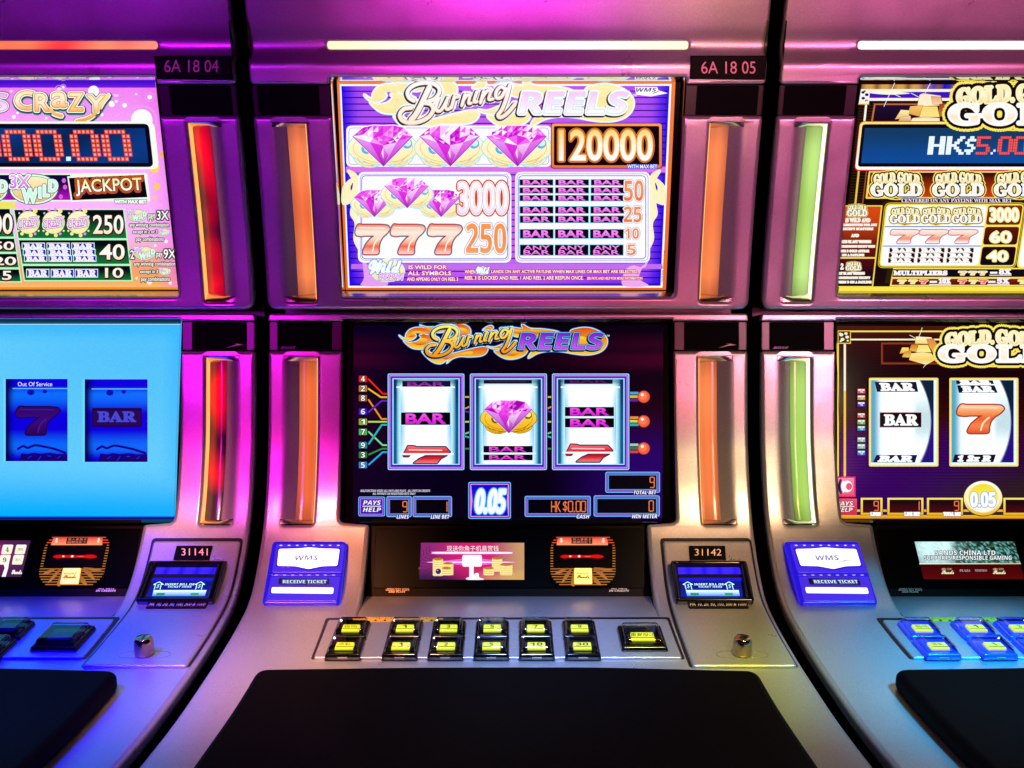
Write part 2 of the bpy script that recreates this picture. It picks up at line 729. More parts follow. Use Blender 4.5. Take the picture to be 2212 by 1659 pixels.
SX = 0.2405     # half width of the screen openings
# ---- carcass behind the doors
UB, LB = UPPER.shift(-.085), LOWER.shift(-.085)
side = [HEADER.shift(-.06).p[0]] + [UB.at(UB.sv(v)) for v in (130, 300, 500, 665)] + \
       [LB.at(LB.sv(v)) for v in (700, 900, 1050, 1150)] + [(1.30, .72), (LOWER.p[-1][0] + .02, .70), (LOWER.p[-1][0] + .06, .0), (1.95, 0), (1.95, 1.85)]
n = len(side)
vs = [(-.343, y, z) for y, z in side] + [(.343, y, z) for y, z in side]
fs = [(i, (i + 1) % n, n + (i + 1) % n, n + i) for i in range(n)]
fs += [tuple(t) for t in tessellate_polygon([[Vector((0, y, z)) for y, z in side]])]
fs += [tuple(n + i for i in t) for t in tessellate_polygon([[Vector((0, y, z)) for y, z in side]])]
cabinet = mesh('cabinet', vs, fs, BLACK, MID, O)

# ---- black side trims that close the cabinet edge behind the doors
for sg in (-1, 1):
    for pr, v0, v1 in ((UPPER, 45, 670), (LOWER, 678, 1750)):
        a, b = pr.sv(v0), pr.sv(v1)
        N = 40
        vs, fs = [], []
        for i in range(N + 1):
            t = a + (b - a) * i / N
            for h in (-.003, -.10):
                vs.append(pr.xyz(sg * .3475, t, h))
        for i in range(N):
            fs.append((2 * i, 2 * i + 1, 2 * i + 3, 2 * i + 2))
        mesh('side_trim', vs, fs, GLOSS, MID, O, True)

# ---- top header with its light bar
o = xs(HEADER, (-HW, -55), (HW, -55), (HW, 182), (.2425, 182), (.2425, 166), (-.2425, 166), (-.2425, 182), (-HW, 182))
o = rr(o, [.004, .004, .006, .002, .004, .004, .002, .006])
header = plate('header', HEADER, o, [rr(box4(HEADER, -.2445, 90, .2445, 104.5), .005)], SILVER, MID, O, .014, .004, .006, False, 3)
LBP = HEADER.chord(80, 108, -.006)
light_bar = plate('light_bar', LBP, box4(LBP, -.248, 80, .248, 108), [], None, MID, O, .004, .0005, 0, False)

# ---- upper door
o = xs(UPPER, (-HW, 251), (-SX, 251), (-SX, 641), (SX, 641), (SX, 251), (HW, 251), (HW, 670), (-HW, 670))
o = rr(o, [.004, .003, .006, .006, .003, .004, .016, .016])
hol = [rr(box4(UPPER, sg * .321 if sg < 0 else .279, 262, -.279 if sg < 0 else .321, 652), .004) for sg in (-1, 1)]
upper_door = plate('upper_door', UPPER, o, hol, SILVER, MID, O, .018, .006, .02, False, 4)

# ---- lower door: lip, pillars and deck
o = xs(LOWER, (-HW, 677), (HW, 677), (HW, 693), (SX, 693), (SX, 688.5), (-SX, 688.5), (-SX, 693), (-HW, 693))
lip = plate('door_lip', LOWER, rr(o, [.007, .007, .001, .001, .001, .001, .001, .001]), [], SILVER, MID, O, .016, .003, 0, False, 3)
o = xs(LOWER, (-HW, 758), (-SX, 758), (-SX, 1127), (-.198, 1132), (-.198, 1329), (.198, 1329), (.198, 1132), (SX, 1127), (SX, 758), (HW, 758), (HW, 1755), (-HW, 1755))
o = rr(o, [.004, .003, .007, .005, .003, .003, .005, .007, .003, .004, .004, .004])
hol = [rr(box4(LOWER, -.322 if sg < 0 else .279, 768, -.279 if sg < 0 else .322, 1132), .004) for sg in (-1, 1)]
lower_door = plate('lower_door', LOWER, o, hol, SILVER, MID, O, .018, .006, .008, False, 4)


# ---- light channels let into both doors
def channel(pr, v0, v1, sg):
    a, b = pr.sv(v0), pr.sv(v1)
    sec = [(.3300, .0004), (.3260, .0002), (.3215, -.0008), (.3160, -.0034), (.3110, -.0064), (.3060, -.0092)]
    N = 24
    cap = .011

    def sweep(name, sec, a, b, m, parent, N=N):
        vs, fs = [], []
        for i in range(N + 1):
            t = a + (b - a) * i / N
            for x, h in sec:
                vs.append(pr.xyz(sg * x, t, h))
        k = len(sec)
        for i in range(N):
            for j in range(k - 1):
                fs.append((i * k + j, i * k + j + 1, (i + 1) * k + j + 1, (i + 1) * k + j))
        ob = mesh(name, vs, fs, m, parent, O, True)
        if name == 'lens':
            at_ = ob.data.attributes.new('glow', 'FLOAT', 'POINT')
            gl = []
            for i in range(N + 1):
                e_ = min(i, N - i) / N
                end = .55 + .45 * min(1, e_ / .14)
                gl += [q * end for q in (.30, .62, 1.05, .80, .45)]
            at_.data.foreach_set('value', gl)
        return ob
    base = sweep('light_channel', sec, a + cap * .7, b - cap * .7, SILVER, MID)
    lens = sweep('lens', [(.3060, -.0092), (.3052, -.0082), (.2930, -.0112), (.2830, -.0140), (.2800, -.0155)], a + .004, b - .004, None, base)
    lamp = sweep('lamp', [(.2800, -.0155), (.2793, -.0140), (.2793, -.0045), (.2790, -.0030)], a + .003, b - .003, None, base)
    caps = []
    for e, d in ((a, 1), (b, -1)):
        full = sec[1:] + [(.2800, -.0155)]
        vs, fs = [], []
        K = 6
        for i in range(K + 1):
            q = i / K
            for x, h in full:
                vs.append(pr.xyz(sg * x, e + d * cap * (q + .25 * math.sin(q * math.pi) * (x - .28) / .05) * (1 - .35 * (x - .28) / .05), h * q ** 1.3 - .0004))
        k = len(full)
        for i in range(K):
            for j in range(k - 1):
                fs.append((i * k + j, i * k + j + 1, (i + 1) * k + j + 1, (i + 1) * k + j))
        caps.append(mesh('end_cap', vs, fs, CHROME if False else SATIN, base, O, True))
    return base


CH = [channel(UPPER, 262, 652, -1), channel(UPPER, 262, 652, 1), channel(LOWER, 768, 1132, -1), channel(LOWER, 768, 1132, 1)]

# ---- speakers
for pr, v0, v1, i0, i1 in ((UPPER, 183.5, 250, .2575, .3420), (LOWER, 694.5, 757, .2570, .3375)):
    for sg in (-1, 1):
        q = pr.chord(v0 - 1, v1 + 1, -.004)
        x0, x1 = sorted((sg * .2425, sg * .3492))
        sp = plate('speaker_cover', q, rr(box4(q, x0, v0, x1, v1), .002), [], SPKB, MID, O, .012, .0012, 0, False)
        q2 = pr.chord(v0 - 1, v1 + 1, -.0030)
        x0, x1 = sorted((sg * i0, sg * i1))
        gr = plate('grille', q2, rr(box4(q2, x0, v0 + 1.5, x1, v1 - 1.5), .002), [], CLOTH, sp, O, .004, .0008, 0, False)
        if pr is LOWER:
            g = G(q2, MID, sp, (1000, 740) if sg < 0 else (2000, 740), DYE)
            if sg < 0:
                g.begin('lettering').text('BOSE', 192, 1325, 318, 1346, '#8f62a8', 'bi', res=2)
                g.line([(178, 1342), (320, 1329)], 3, '#7a4f90')
                g.end()
            else:
                g.begin('arrow_emblem').poly([(1713, 1340), (1822, 1302), (1765, 1296), (1872, 1311), (1800, 1320)], '#d8a89a')
                g.end()


# ---- screens with their bezels
def bezel(name, pr, plane, vo0, vo1, inner, m, lowm):
    ou = [pr.xyz(x, pr.sv(v), -.004) for x, v in ((-SX, vo0), (SX, vo0), (SX, vo1), (-SX, vo1))]
    inn = [plane.xyz(*plane.xs(*p), .0006) for p in inner]
    mid = [a.lerp(b, .55) + Vector((0, -.002, 0)) for a, b in zip(ou, inn)]
    vs = ou + mid + inn
    fs, mi = [], []
    for k in range(4):
        for l in (0, 4):
            fs.append((l + k, l + (k + 1) % 4, l + 4 + (k + 1) % 4, l + 4 + k))
            mi.append(1 if k == 2 else 0)
    ob = mesh(name, vs, fs, [m, lowm], MID, O, False, False, mi)
    return ob


bezel('screen_bezel', UPPER, SCR_U, 167, 641, [(723, 177), (1471, 177), (1450, 627), (746, 627)], CHROME, SATIN)
bezel('screen_bezel', LOWER, SCR_L, 689, 1127, [(752, 700), (1443, 700), (1449, 1119), (746, 1119)], GLOSS, GLOSS)
up_scr = plate('upper_display', SCR_U, box4(SCR_U, -.2375, 171, .2375, 634), [], SCREENB, MID, O, .004, .0004, 0, False)
lo_scr = plate('lower_display', SCR_L, box4(SCR_L, -.2375, 692, .2375, 1126), [], SCREENB, MID, O, .004, .0004, 0, False)

# ---- bay with the player panel
for sg in (-1, 1):
    a, b = LOWER.sv(1130), LOWER.sv(1330)
    vs, fs = [], []
    for i in range(21):
        p = LOWER.xyz(sg * .1985, a + (b - a) * i / 20, -.004)
        vs += [p, Vector((p.x, 1.50, p.z - .02))]
    fs = [(2 * i, 2 * i + 1, 2 * i + 3, 2 * i + 2) for i in range(20)]
    mesh('bay_wall', vs, fs, GLOSS, MID, O, True)
panel = plate('player_panel', BAY, box4(BAY, -.1975, 1121, .1975, 1290), [], BROWN, MID, O, .01, .001, 0, False)
pw = BAY.shift(.0015)
plate('window', pw, rr([(812, 1142), (1387, 1142), (1394, 1271), (806, 1271)], 4), [], SCREENB, panel, O, .003, .0008)
tl = BAY.shift(.010)
plate('top_trim', tl, box4(tl, -.1945, 1121.5, .1915, 1131), [], BROWN, panel, O, .010, .003, 0, False)
p0 = BAY.at(BAY.sv(1288.5))
p1 = LOWER.xyz(0, LOWER.sv(1334), -.0012)
vs, fs = [], []
N = 8
for i in range(N + 1):
    t = i / N
    y = p0[0] + (p1.y - p0[0]) * t
    z = p0[1] + (p1.z - p0[1]) * t + .0015 * math.sin(math.pi * t)
    vs += [(-.1978, y, z), (.1978, y, z)]
fs = [(2 * i, 2 * i + 1, 2 * i + 3, 2 * i + 2) for i in range(N)]
mesh('shelf', vs, fs, SILVER, MID, O, True)

# ---- buttons
BPN = LOWER.shift(.0032)
BPG = LOWER.shift(.0007)
plate('panel_gap', BPG, rr([(704, 1334.5), (1446, 1332.5), (1480, 1423.5), (671, 1423.5)], 5), [], BLACK, MID, O, .003, .0004, .01, True, 1)
plate('button_panel', BPN, rr([(709, 1338), (1442, 1336), (1474, 1420), (677, 1420)], 5), [], SILVER, MID, O, .006, .0022, .01, True, 3)
BTN = []


def glass_mat(name, tint, k):
    m = bpy.data.materials.new(name)
    m.use_nodes = True
    nt = m.node_tree
    nt.nodes.clear()
    o = nt.nodes.new('ShaderNodeOutputMaterial')
    t = nt.nodes.new('ShaderNodeBsdfTransparent')
    t.inputs[0].default_value = (*tint, 1)
    gl = nt.nodes.new('ShaderNodeBsdfGlossy')
    gl.inputs['Roughness'].default_value = .06
    lw = nt.nodes.new('ShaderNodeFresnel')
    lw.inputs['IOR'].default_value = k
    mx = nt.nodes.new('ShaderNodeMixShader')
    nt.links.new(lw.outputs[0], mx.inputs[0])
    nt.links.new(t.outputs[0], mx.inputs[1])
    nt.links.new(gl.outputs[0], mx.inputs[2])
    nt.links.new(mx.outputs[0], o.inputs[0])
    return m


CLEAR = glass_mat('clear_cap', (.85, .85, .85), 1.6)


def rbox(name, frame, w, d, h, z0, taper, bev, m, parent, seg=2):
    bm = bmesh.new()
    q = []
    for z, k in ((z0, 1), (z0 + h, taper)):
        q.append([bm.verts.new((sx * w / 2 * k, sy * d / 2 * k, z)) for sx, sy in ((-1, -1), (1, -1), (1, 1), (-1, 1))])
    bm.faces.new(q[0][::-1])
    bm.faces.new(q[1])
    for i in range(4):
        bm.faces.new((q[0][i], q[0][(i + 1) % 4], q[1][(i + 1) % 4], q[1][i]))
    up = [e for e in bm.edges if max(v.co.z for v in e.verts) > z0 + h * .5]
    bmesh.ops.bevel(bm, geom=up, offset=bev, segments=seg, profile=.6, affect='EDGES')
    bmesh.ops.recalc_face_normals(bm, faces=bm.faces)
    for v in bm.verts:
        v.co = frame @ v.co - O
    me = bpy.data.meshes.new(name)
    bm.to_mesh(me)
    bm.free()
    return link(name, me, m, parent, True, True)


def deck_frame(pr, x, v, h=0):
    t = pr.sv(v)
    p = pr.xyz(x, t, h)
    nn = pr.nrm(t)
    nz = Vector((0, nn[0], nn[1]))
    return Matrix.Translation(p) @ Matrix((Vector((1, 0, 0)), nz.cross(Vector((1, 0, 0))), nz)).transposed().to_4x4()


def button(x, v, w, d, txt, big=False):
    fr = deck_frame(BPN, x, v)
    b = rbox('button', fr, w, d, .0075, -.001, .94, .0035, GLOSS, MID, 3)
    fi = fr @ Matrix.Translation((0, -d * .10, 0))
    tray = rbox('lit_insert', fi, w * .50, d * (.34 if not big else .30), .0030, .0066, .96, .0006, None, b, 1)
    cap = rbox('clear_cap', fr, w * .86, d * .84, .0075, .0064, .86, .0030, CLEAR, b, 3)
    foot = rbox('key_tab', fr @ Matrix.Translation((0, -d * .47, -.0002)), w * .30, .0025, .0028, 0, .9, .0005, mat('tab_plastic', (.30, .22, .20), .4), b, 1)
    # the character printed on the insert
    q = Prof([tuple((fr @ Vector((0, .01, .0098)))[1:]), tuple((fr @ Vector((0, -.01, .0098)))[1:])], False)
    g = G(q, MID, b, (0, 0), DYE, 1e-5, 5e-5)
    c = fi @ Vector((0, 0, .0098))
    dd = c - CAM
    u, vv = UC + FPX * dd.x / dd.dot(FWD), VC - FPX * dd.dot(UPV) / dd.dot(FWD)
    k = 1.78933 * 2.212
    sx = (14 if len(txt) == 1 else 26) if not big else 52
    sy = 4.4 if not big else 5.4
    if len(txt) == 1:
        sx = 8
    g.begin('character').text(txt, (u - sx / 2) * k, (vv - sy) * k, (u + sx / 2) * k, (vv + sy * .4) * k, '#141a00', 'cjk' if ord(txt[0]) > 999 else 'bold', res=2)
    g.line([((u - 18 - 14 * big) * k, (vv + sy * .9) * k), ((u + 18 + 14 * big) * k, (vv + sy * .9) * k)], 5, '#1a2000')
    g.end()
    BTN.append(b)


bx = [-.197, -.1290, -.0742, -.0192, .0354, .0908]
drow = LOWER.sv(1405) - LOWER.sv(1366)
for r_, v in enumerate((1366, 1405)):
    for i, x in enumerate(bx):
        txt = [['自动', '1', '3', '5', '7', '9'], ['派彩', '1', '2', '5', '10', '30']][r_][i]
        button(x, v, .0440, drow * .97, txt)
button(.1672, 1383, .0580, drow * 1.32, '重复投注', True)

# measuring-tape sticker along the back of the buttons
st = BPN.chord(1330, 1345, .0006)
tape = plate('tape_sticker', st, [(762, 1333), (957, 1333), (957, 1342.5), (762, 1342.5)], [], mat('tape_yellow', (.75, .42, .03), .5), MID, O, .0006, .0001)
g = G(st, MID, tape, (1000, 2060), DYE, 1e-5, 2e-4)
g.begin('red_end').rect(806, 716, 890, 732, '#c81408')
g.end()
g.begin('tick_marks')
for i in range(26):
    g.rect(930 + i * 25, 722, 936 + i * 25, 728 + 8 * (i % 4 == 0), '#3a1c00')
for i, t in enumerate(('1', '2', '3', '4', '5', '6', '7')):
    g.rect(990 + i * 80, 740, 1008 + i * 80, 752, '#2a1400')
g.end()

# ---- padded armrest
AR = LOWER.shift(.022)
o = rr([(-.283, AR.sv(1441)), (-.1, AR.sv(1436)), (.1, AR.sv(1435.5)), (.283, AR.sv(1444)), (.285, AR.sv(1742)), (-.285, AR.sv(1742))],
       [.016, .03, .03, .016, .01, .01])
plate('armrest', AR, o, [], RUBBER, MID, O, .024, .009, .012, False, 4)

# ---- ticket printer
PR = LOWER.chord(1170, 1303, .008)
PBLUE = mat('printer_blue', (.006, .004, .06), .2, 0, .3, emit=hexc('#2410e0'), estr=.9)
PVIO = mat('printer_violet', (.01, .008, .08), .25, 0, .3, emit=hexc('#4a2cec'), estr=.9)
PWHT = mat('printer_lit_white', (.8, .8, .9), .3, 0, .5, emit=hexc('#f4f2ff'), estr=1.25)


def zq(org, pts):
    return [((org[0] + x / 2.212) / 1.78933, (org[1] + y / 2.212) / 1.78933) for x, y in pts]


ZP = (1000, 2060)
pb = plate('ticket_printer', PR, rr(zq(ZP, [(118, 68), (752, 68), (690, 604), (24, 604)]), 9), [], PBLUE, MID, O, .011, .0030, 0, True, 3)
p2_ = PR.shift(.0012)
plate('upper_face', p2_, rr(zq(ZP, [(150, 96), (735, 96), (708, 345), (112, 345)]), 4), [], PVIO, pb, O, .003, .0010)
plate('lower_face', p2_, rr(zq(ZP, [(106, 376), (697, 376), (668, 582), (58, 582)]), 4), [], PVIO, pb, O, .003, .0010)
p3 = PR.shift(.0030)
wind = zq(ZP, [(172, 140), (330, 136), (432, 126), (540, 136), (692, 140), (672, 284), (540, 288), (425, 312), (310, 288), (156, 284)])
plate('brand_frame', PR.shift(.0022), rr(zq(ZP, [(164, 126), (330, 126), (432, 116), (540, 126), (704, 128), (684, 296), (540, 300), (425, 326), (310, 300), (144, 296)]), 4), [], PBLUE, pb, O, .002, .0006)
bf = plate('brand_window', p3, rr(wind, 4), [], PWHT, pb, O, .002, .0005)
plate('ticket_slot', p3, rr(zq(ZP, [(112, 466), (640, 470), (634, 516), (106, 510)]), 3), [], PWHT, pb, O, .003, .0006)
plate('receipt_label', p3, rr(zq(ZP, [(172, 392), (602, 396), (598, 446), (166, 440)]), 1), [], mat('label_black', (.01, .01, .02), .3), pb, O, .002, .0003)
plate('hinge', PR.shift(.002), zq(ZP, [(104, 350), (706, 350), (702, 370), (100, 370)]), [], PBLUE, pb, O, .004, .0012)
g = G(p3, MID, pb, ZP)
g.begin('brand_lettering').text('WMS', 312, 190, 512, 232, ('#8f8cc8', '#5a58a8'), 'bi', res=3)
g.line([(480, 254), (560, 236), (612, 240)], 5, '#7a78c0')
g.line([(520, 232), (575, 236)], 4, '#9a98d8')
g.end()
g.begin('receipt_lettering').text('RECEIVE TICKET', 206, 402, 580, 430, '#e8f6ff', 'bold', [(14, '#2860ff'), (7, '#000010')], 3)
g.end()
g.begin('led_glow')
for i in range(8):
    g.ell(190 + i * 70, 106, 13, 5, '#e8e0ff', 10)
    g.ell(150 + i * 70, 360, 15, 4, '#cfc4ff', 10)
g.end()

# ---- bill acceptor panel on the right pillar
VB = LOWER.shift(.0006)
plate('panel_gap', VB, rr(box4(VB, .2150, 1162, .3440, 1441.5), .006), [], BLACK, MID, O, .003, .0005, .008, False)
VP = LOWER.shift(.0045)
vpan = plate('acceptor_panel', VP, rr(box4(VP, .2185, 1167.5, .3415, 1437), .005), [], SILVER, MID, O, .008, .0036, .008, False, 4)
ZV = (2000, 2060)
NP = VP.chord(1176, 1210, .003)
tag_pl = plate('number_plate', NP, zq(ZV, [(1468, 108), (1776, 108), (1784, 228), (1478, 228)]), [], PLATE, MID, O, .004, .0006)
VC_ = VP.chord(1208, 1299, .011)
o = rr(zq(ZV, [(1308, 230), (1962, 230), (2032, 577), (1358, 577)]), 7)
h = rr(zq(ZV, [(1360, 262), (1905, 262), (1962, 545), (1388, 545)]), 3)
vbz = plate('acceptor_bezel', VC_, o, [h], GLOSS, MID, O, .012, .0035, 0, True, 3)
vt = VP.chord(1208, 1299, .0015)
plate('tray', vt, zq(ZV, [(1330, 240), (1940, 240), (1990, 560), (1370, 560)]), [], BLACK, vbz, O, .002, .0002)
g = G(vt, MID, vbz, ZV)
g.k = 1.25
g.begin('blue_glow')
g.grid([(1366, 270), (1904, 270), (1912, 352), (1378, 352)], 12, 4, lambda x, y: tuple(a * (.55 + .45 * math.sin((x - 1366) / 21.)) + b for a, b in zip(hexc('#3828b0'), hexc('#1404e0' if y > 300 else '#2a10d8'))))
g.rect(1380, 384, 1916, 416, ('#1a14c8', '#0818b0'))
g.grid([(1392, 414), (1912, 414), (1926, 545), (1400, 545)], 6, 3, lambda x, y: hexc('#061a9c', .5 + .004 * (y - 414)))
g.poly([(1440, 488), (1892, 488), (1902, 540), (1452, 540)], ('#e0fbff', '#2a80ff'))
g.poly([(1478, 512), (1550, 512), (1552, 534), (1482, 534)], '#1e8a52')
g.poly([(1770, 512), (1840, 512), (1846, 534), (1776, 534)], '#2e9a5e')
g.end()
g.begin('insert_lettering')
g.text('INSERT BILL OR', 1512, 430, 1765, 448, '#d8fbff', 'bold', res=2)
g.text('TICKET HERE', 1545, 452, 1750, 468, '#b8f0ff', 'bold', res=2)
g.end()
g.begin('arrows')
for cx in (1458, 1812):
    g.line([(cx - 16, 482), (cx - 26, 440), (cx - 42, 440), (cx - 4, 418), (cx + 40, 440), (cx + 22, 440), (cx + 34, 482)], 7, '#c8f8ff')
    g.text('$', cx - 8, 436, cx + 14, 474, '#9fe8ff', 'bold', res=2)
g.end()
DL = VP.chord(1298, 1318, .0015)
dlab = plate('denomination_label', DL, rr(zq(ZV, [(1450, 584), (1962, 584), (1980, 640), (1470, 640)]), 2), [], PLATE, MID, O, .002, .0004)
g = G(DL, MID, dlab, ZV, DYE, 1e-5, 2e-4)
g.begin('lettering').text('HK 10, 20, 50, 100, 500 & 1000', 1478, 592, 1956, 626, '#fff4e4', 'sans', res=2)
g.out([(1462, 592), (1956, 592), (1968, 632), (1478, 632)], 3, '#5a4a40')
g.end()
kx, ks = VP.xs(1603, 1414)
fr = deck_frame(VP, kx, 1414)
ring = []
for rad in (.0152, .0146):
    ring.append([(kx + (.016 if math.cos(a) > 0 else -.016) + rad * math.cos(a), ks + .62 * rad * math.sin(a)) for a in [2 * math.pi * i / 40 for i in range(40)]])
plate('oval_trim', LOWER.shift(.0049), ring[0], [ring[1]], SATIN, vpan, O, .0008, .0001, 0, False, 0)
lk = lathe('lock_barrel', [(.0112, 0), (.0116, .004), (.0112, .016), (.0100, .021), (.0088, .0225), (.004, .0222)], 28, fr, BRASS, MID, O)
rbox('key_slot', fr, .0016, .012, .0008, .0222, 1, .0001, BLACK, lk, 1)

# ---- upper number plate, sits proud of the header
UP_ = UPPER.chord(120, 174, .007)
zn = [(1490, 168), (2136, 168), (2120, 373), (1478, 366)]
idpl = plate('position_plate', UP_, rr(zq((2000, 140), zn), 1.5), [], PLATE, MID, O, .010, .0010)

# ---- copies for the neighbours
BODY = [o for o in bpy.data.objects if o.parent == MID.o]


def copy_tree(o, parent):
    c = o.copy()
    COL.objects.link(c)
    c.parent = parent
    for ch in [q for q in bpy.data.objects if q.parent == o]:
        copy_tree(ch, c)
    return c


for root in (LEF, RIG):
    for o in BODY:
        copy_tree(o, root.o)


def kids(o):
    return [q for q in bpy.data.objects if q.parent == o]


def setm(o, m):
    if not o.material_slots:
        o.data.materials.append(m)
    o.material_slots[0].link = 'OBJECT'
    o.material_slots[0].material = m


def find(root, base):
    return [o for o in kids(root.o) if o.name.split('.')[0] == base]


def lens_mat(name, c0, c1, estr, scale, lo=.42, hi=.58):
    m = mat(name, (.04, .04, .04), .22, 0, .6)
    nt = m.node_tree
    b = nt.nodes['Principled BSDF']
    tc = nt.nodes.new('ShaderNodeTexCoord')
    mp = nt.nodes.new('ShaderNodeMapping')
    mp.inputs['Scale'].default_value = (1.5, 1, 1)
    n_ = nt.nodes.new('ShaderNodeTexNoise')
    n_.inputs['Scale'].default_value = scale
    n_.inputs['Detail'].default_value = 1
    rp = nt.nodes.new('ShaderNodeValToRGB')
    rp.color_ramp.elements[0].position = lo
    rp.color_ramp.elements[1].position = hi
    rp.color_ramp.elements[0].color = (*c0, 1)
    rp.color_ramp.elements[1].color = (*c1, 1)
    nt.links.new(tc.outputs['Object'], mp.inputs['Vector'])
    nt.links.new(mp.outputs['Vector'], n_.inputs['Vector'])
    nt.links.new(n_.outputs['Fac'], rp.inputs['Fac'])
    nt.links.new(rp.outputs['Color'], b.inputs['Emission Color'])
    b.inputs['Emission Strength'].default_value = estr
    if 'lens' in name:
        ga = nt.nodes.new('ShaderNodeAttribute')
        ga.attribute_name = 'glow'
        gm = nt.nodes.new('ShaderNodeMath')
        gm.operation = 'MULTIPLY'
        gm.inputs[1].default_value = estr
        nt.links.new(ga.outputs['Fac'], gm.inputs[0])
        nt.links.new(gm.outputs[0], b.inputs['Emission Strength'])
    return m


LENS = {0: lens_mat('orange_lens', hexc('#e05c24'), hexc('#ff8c50'), 1.1, 6, .3, .7),
        -1: lens_mat('red_lens', hexc('#240002'), hexc('#ff0400'), 1.1, 9),
        1: lens_mat('green_lens', hexc('#98c848'), hexc('#bce880'), 1.1, 6, .3, .7)}
LAMP = {0: mat('orange_lamp', (.3, .2, .1), .3, emit=hexc('#ffb060'), estr=1.8),
        -1: mat('red_lamp', (.3, .1, .1), .3, emit=hexc('#ff9a50'), estr=1.7),
        1: mat('green_lamp', (.3, .3, .2), .3, emit=hexc('#f4ffd0'), estr=1.6)}
BAR = {0: mat('cream_bar', (.8, .7, .5), .3, emit=hexc('#fff2a0'), estr=1.1),
       -1: lens_mat('red_bar', hexc('#ff3010'), hexc('#ffa060'), 1.1, 7),
       1: mat('white_bar', (.8, .8, .7), .3, emit=hexc('#f6ffe0'), estr=1.2)}
INS = {0: mat('yellow_insert', (.5, .5, .05), .4, emit=hexc('#e8f018'), estr=1.0),
       -1: mat('unlit_insert', (.02, .02, .05), .25),
       1: mat('yellow_insert_dim', (.5, .5, .05), .4, emit=hexc('#e6ea10'), estr=1.0)}
BLUEB = mat('blue_sheen_button', (.02, .05, .5), .15, 0, .5, emit=hexc('#0a28e0'), estr=.75, coat=.5)  # blue screen reflection on the button bodies, put in as emission
for key, root in ((0, MID), (-1, LEF), (1, RIG)):
    for c in find(root, 'light_channel'):
        for q in kids(c):
            b = q.name.split('.')[0]
            if b == 'lens':
                setm(q, LENS[key])
            elif b == 'lamp':
                setm(q, LAMP[key])
    for q in find(root, 'light_bar'):
        setm(q, BAR[key])
    for b in find(root, 'button'):
        for q in kids(b):
            nm = q.name.split('.')[0]
            if nm == 'lit_insert':
                setm(q, INS[key])
            if nm == 'character' and key == -1:
                bpy.data.objects.remove(q)
        if key == 1 and b.location.x < 99:
            setm(b, BLUEB)
SCRN = {k: (find(r, 'upper_display')[0], find(r, 'lower_display')[0]) for k, r in ((0, MID), (-1, LEF), (1, RIG))}

# writing on the plates
for root, t, org, bx_, tb, ob_ in ((MID, '6A 18 05', (2000, 140), (1572, 215, 2036, 320), None, None), (LEF, '6A 18 04', (0, 140), (1405, 202, 1868, 308), None, None)):
    pl = find(root, 'position_plate')[0]
    g = G(UP_, root, pl, org, DYE, 1e-5, 3e-4)
    g.begin('lettering').text(t, *bx_, '#d68a9a', 'sans', res=4)
    g.end()
for root, t, org, bx_ in ((MID, '31142', (2000, 2060), (1516, 136, 1744, 194)), (LEF, '31141', (0, 2060), (1550, 132, 1776, 192))):
    vp = find(root, 'number_plate')[0]
    g = G(NP, root, vp, org, DYE, 1e-5, 3e-4)
    g.begin('lettering').text(t, *bx_, '#e8c8a8', 'sans', res=4)
    g.end()

# ------------------------------------------------------------------ pictures on the screens
def lerp3(a, b, t):
    t = min(1, max(0, t))
    return tuple(p + (q - p) * t for p, q in zip(a, b))


def sm(a, b, x):
    t = min(1, max(0, (x - a) / (b - a)))
    return t * t * (3 - 2 * t)


# shapes of the flaming title, in the frame of the middle machine's lower screen
FL = [
    [(1200, 1230), (1248, 1256), (1262, 1215), (1300, 1177), (1370, 1163), (1470, 1185), (1500, 1236), (1440, 1214), (1380, 1202), (1332, 1208), (1346, 1236), (1320, 1262), (1275, 1274), (1232, 1262)],
    [(1238, 1276), (1290, 1292), (1350, 1282), (1388, 1250), (1376, 1228), (1420, 1224), (1484, 1240), (1490, 1300), (1440, 1338), (1370, 1347), (1300, 1332)],
    [(1378, 1143), (1440, 1160), (1530, 1160), (1600, 1190), (1530, 1205), (1440, 1178)],
    [(1660, 1150), (1735, 1135), (1795, 1160), (1812, 1205), (1790, 1260), (1700, 1270)],
    [(1395, 1365), (1440, 1385), (1600, 1395), (1760, 1360), (1900, 1330), (1955, 1340), (1945, 1378), (1900, 1405), (1800, 1413), (1720, 1410), (1655, 1430), (1608, 1468), (1625, 1432), (1560, 1470), (1500, 1462), (1440, 1420)],
    [(1950, 1325), (2020, 1330), (2110, 1300), (2160, 1330), (2090, 1345), (2010, 1345)],
    [(2015, 1360), (2100, 1370), (2212, 1340), (2300, 1330), (2280, 1390), (2212, 1425), (2130, 1432), (2060, 1405)],
    [(2060, 1175), (2140, 1160), (2220, 1170), (2300, 1180), (2330, 1230), (2200, 1240)],
    [(2250, 1135), (2320, 1170), (2440, 1178), (2562, 1200), (2600, 1240), (2400, 1250), (2290, 1215)],
    [(2662, 1200), (2720, 1172), (2800, 1164), (2870, 1178), (2940, 1215), (2977, 1262), (2972, 1318), (2930, 1365), (2860, 1390), (2780, 1396), (2690, 1386), (2600, 1370), (2490, 1364), (2390, 1382), (2305, 1425), (2345, 1365), (2450, 1330), (2650, 1310)],
    [(1915, 1186), (1940, 1164), (1965, 1152), (1990, 1148), (2005, 1162), (1990, 1182), (1955, 1184)],
]
HOLES = []
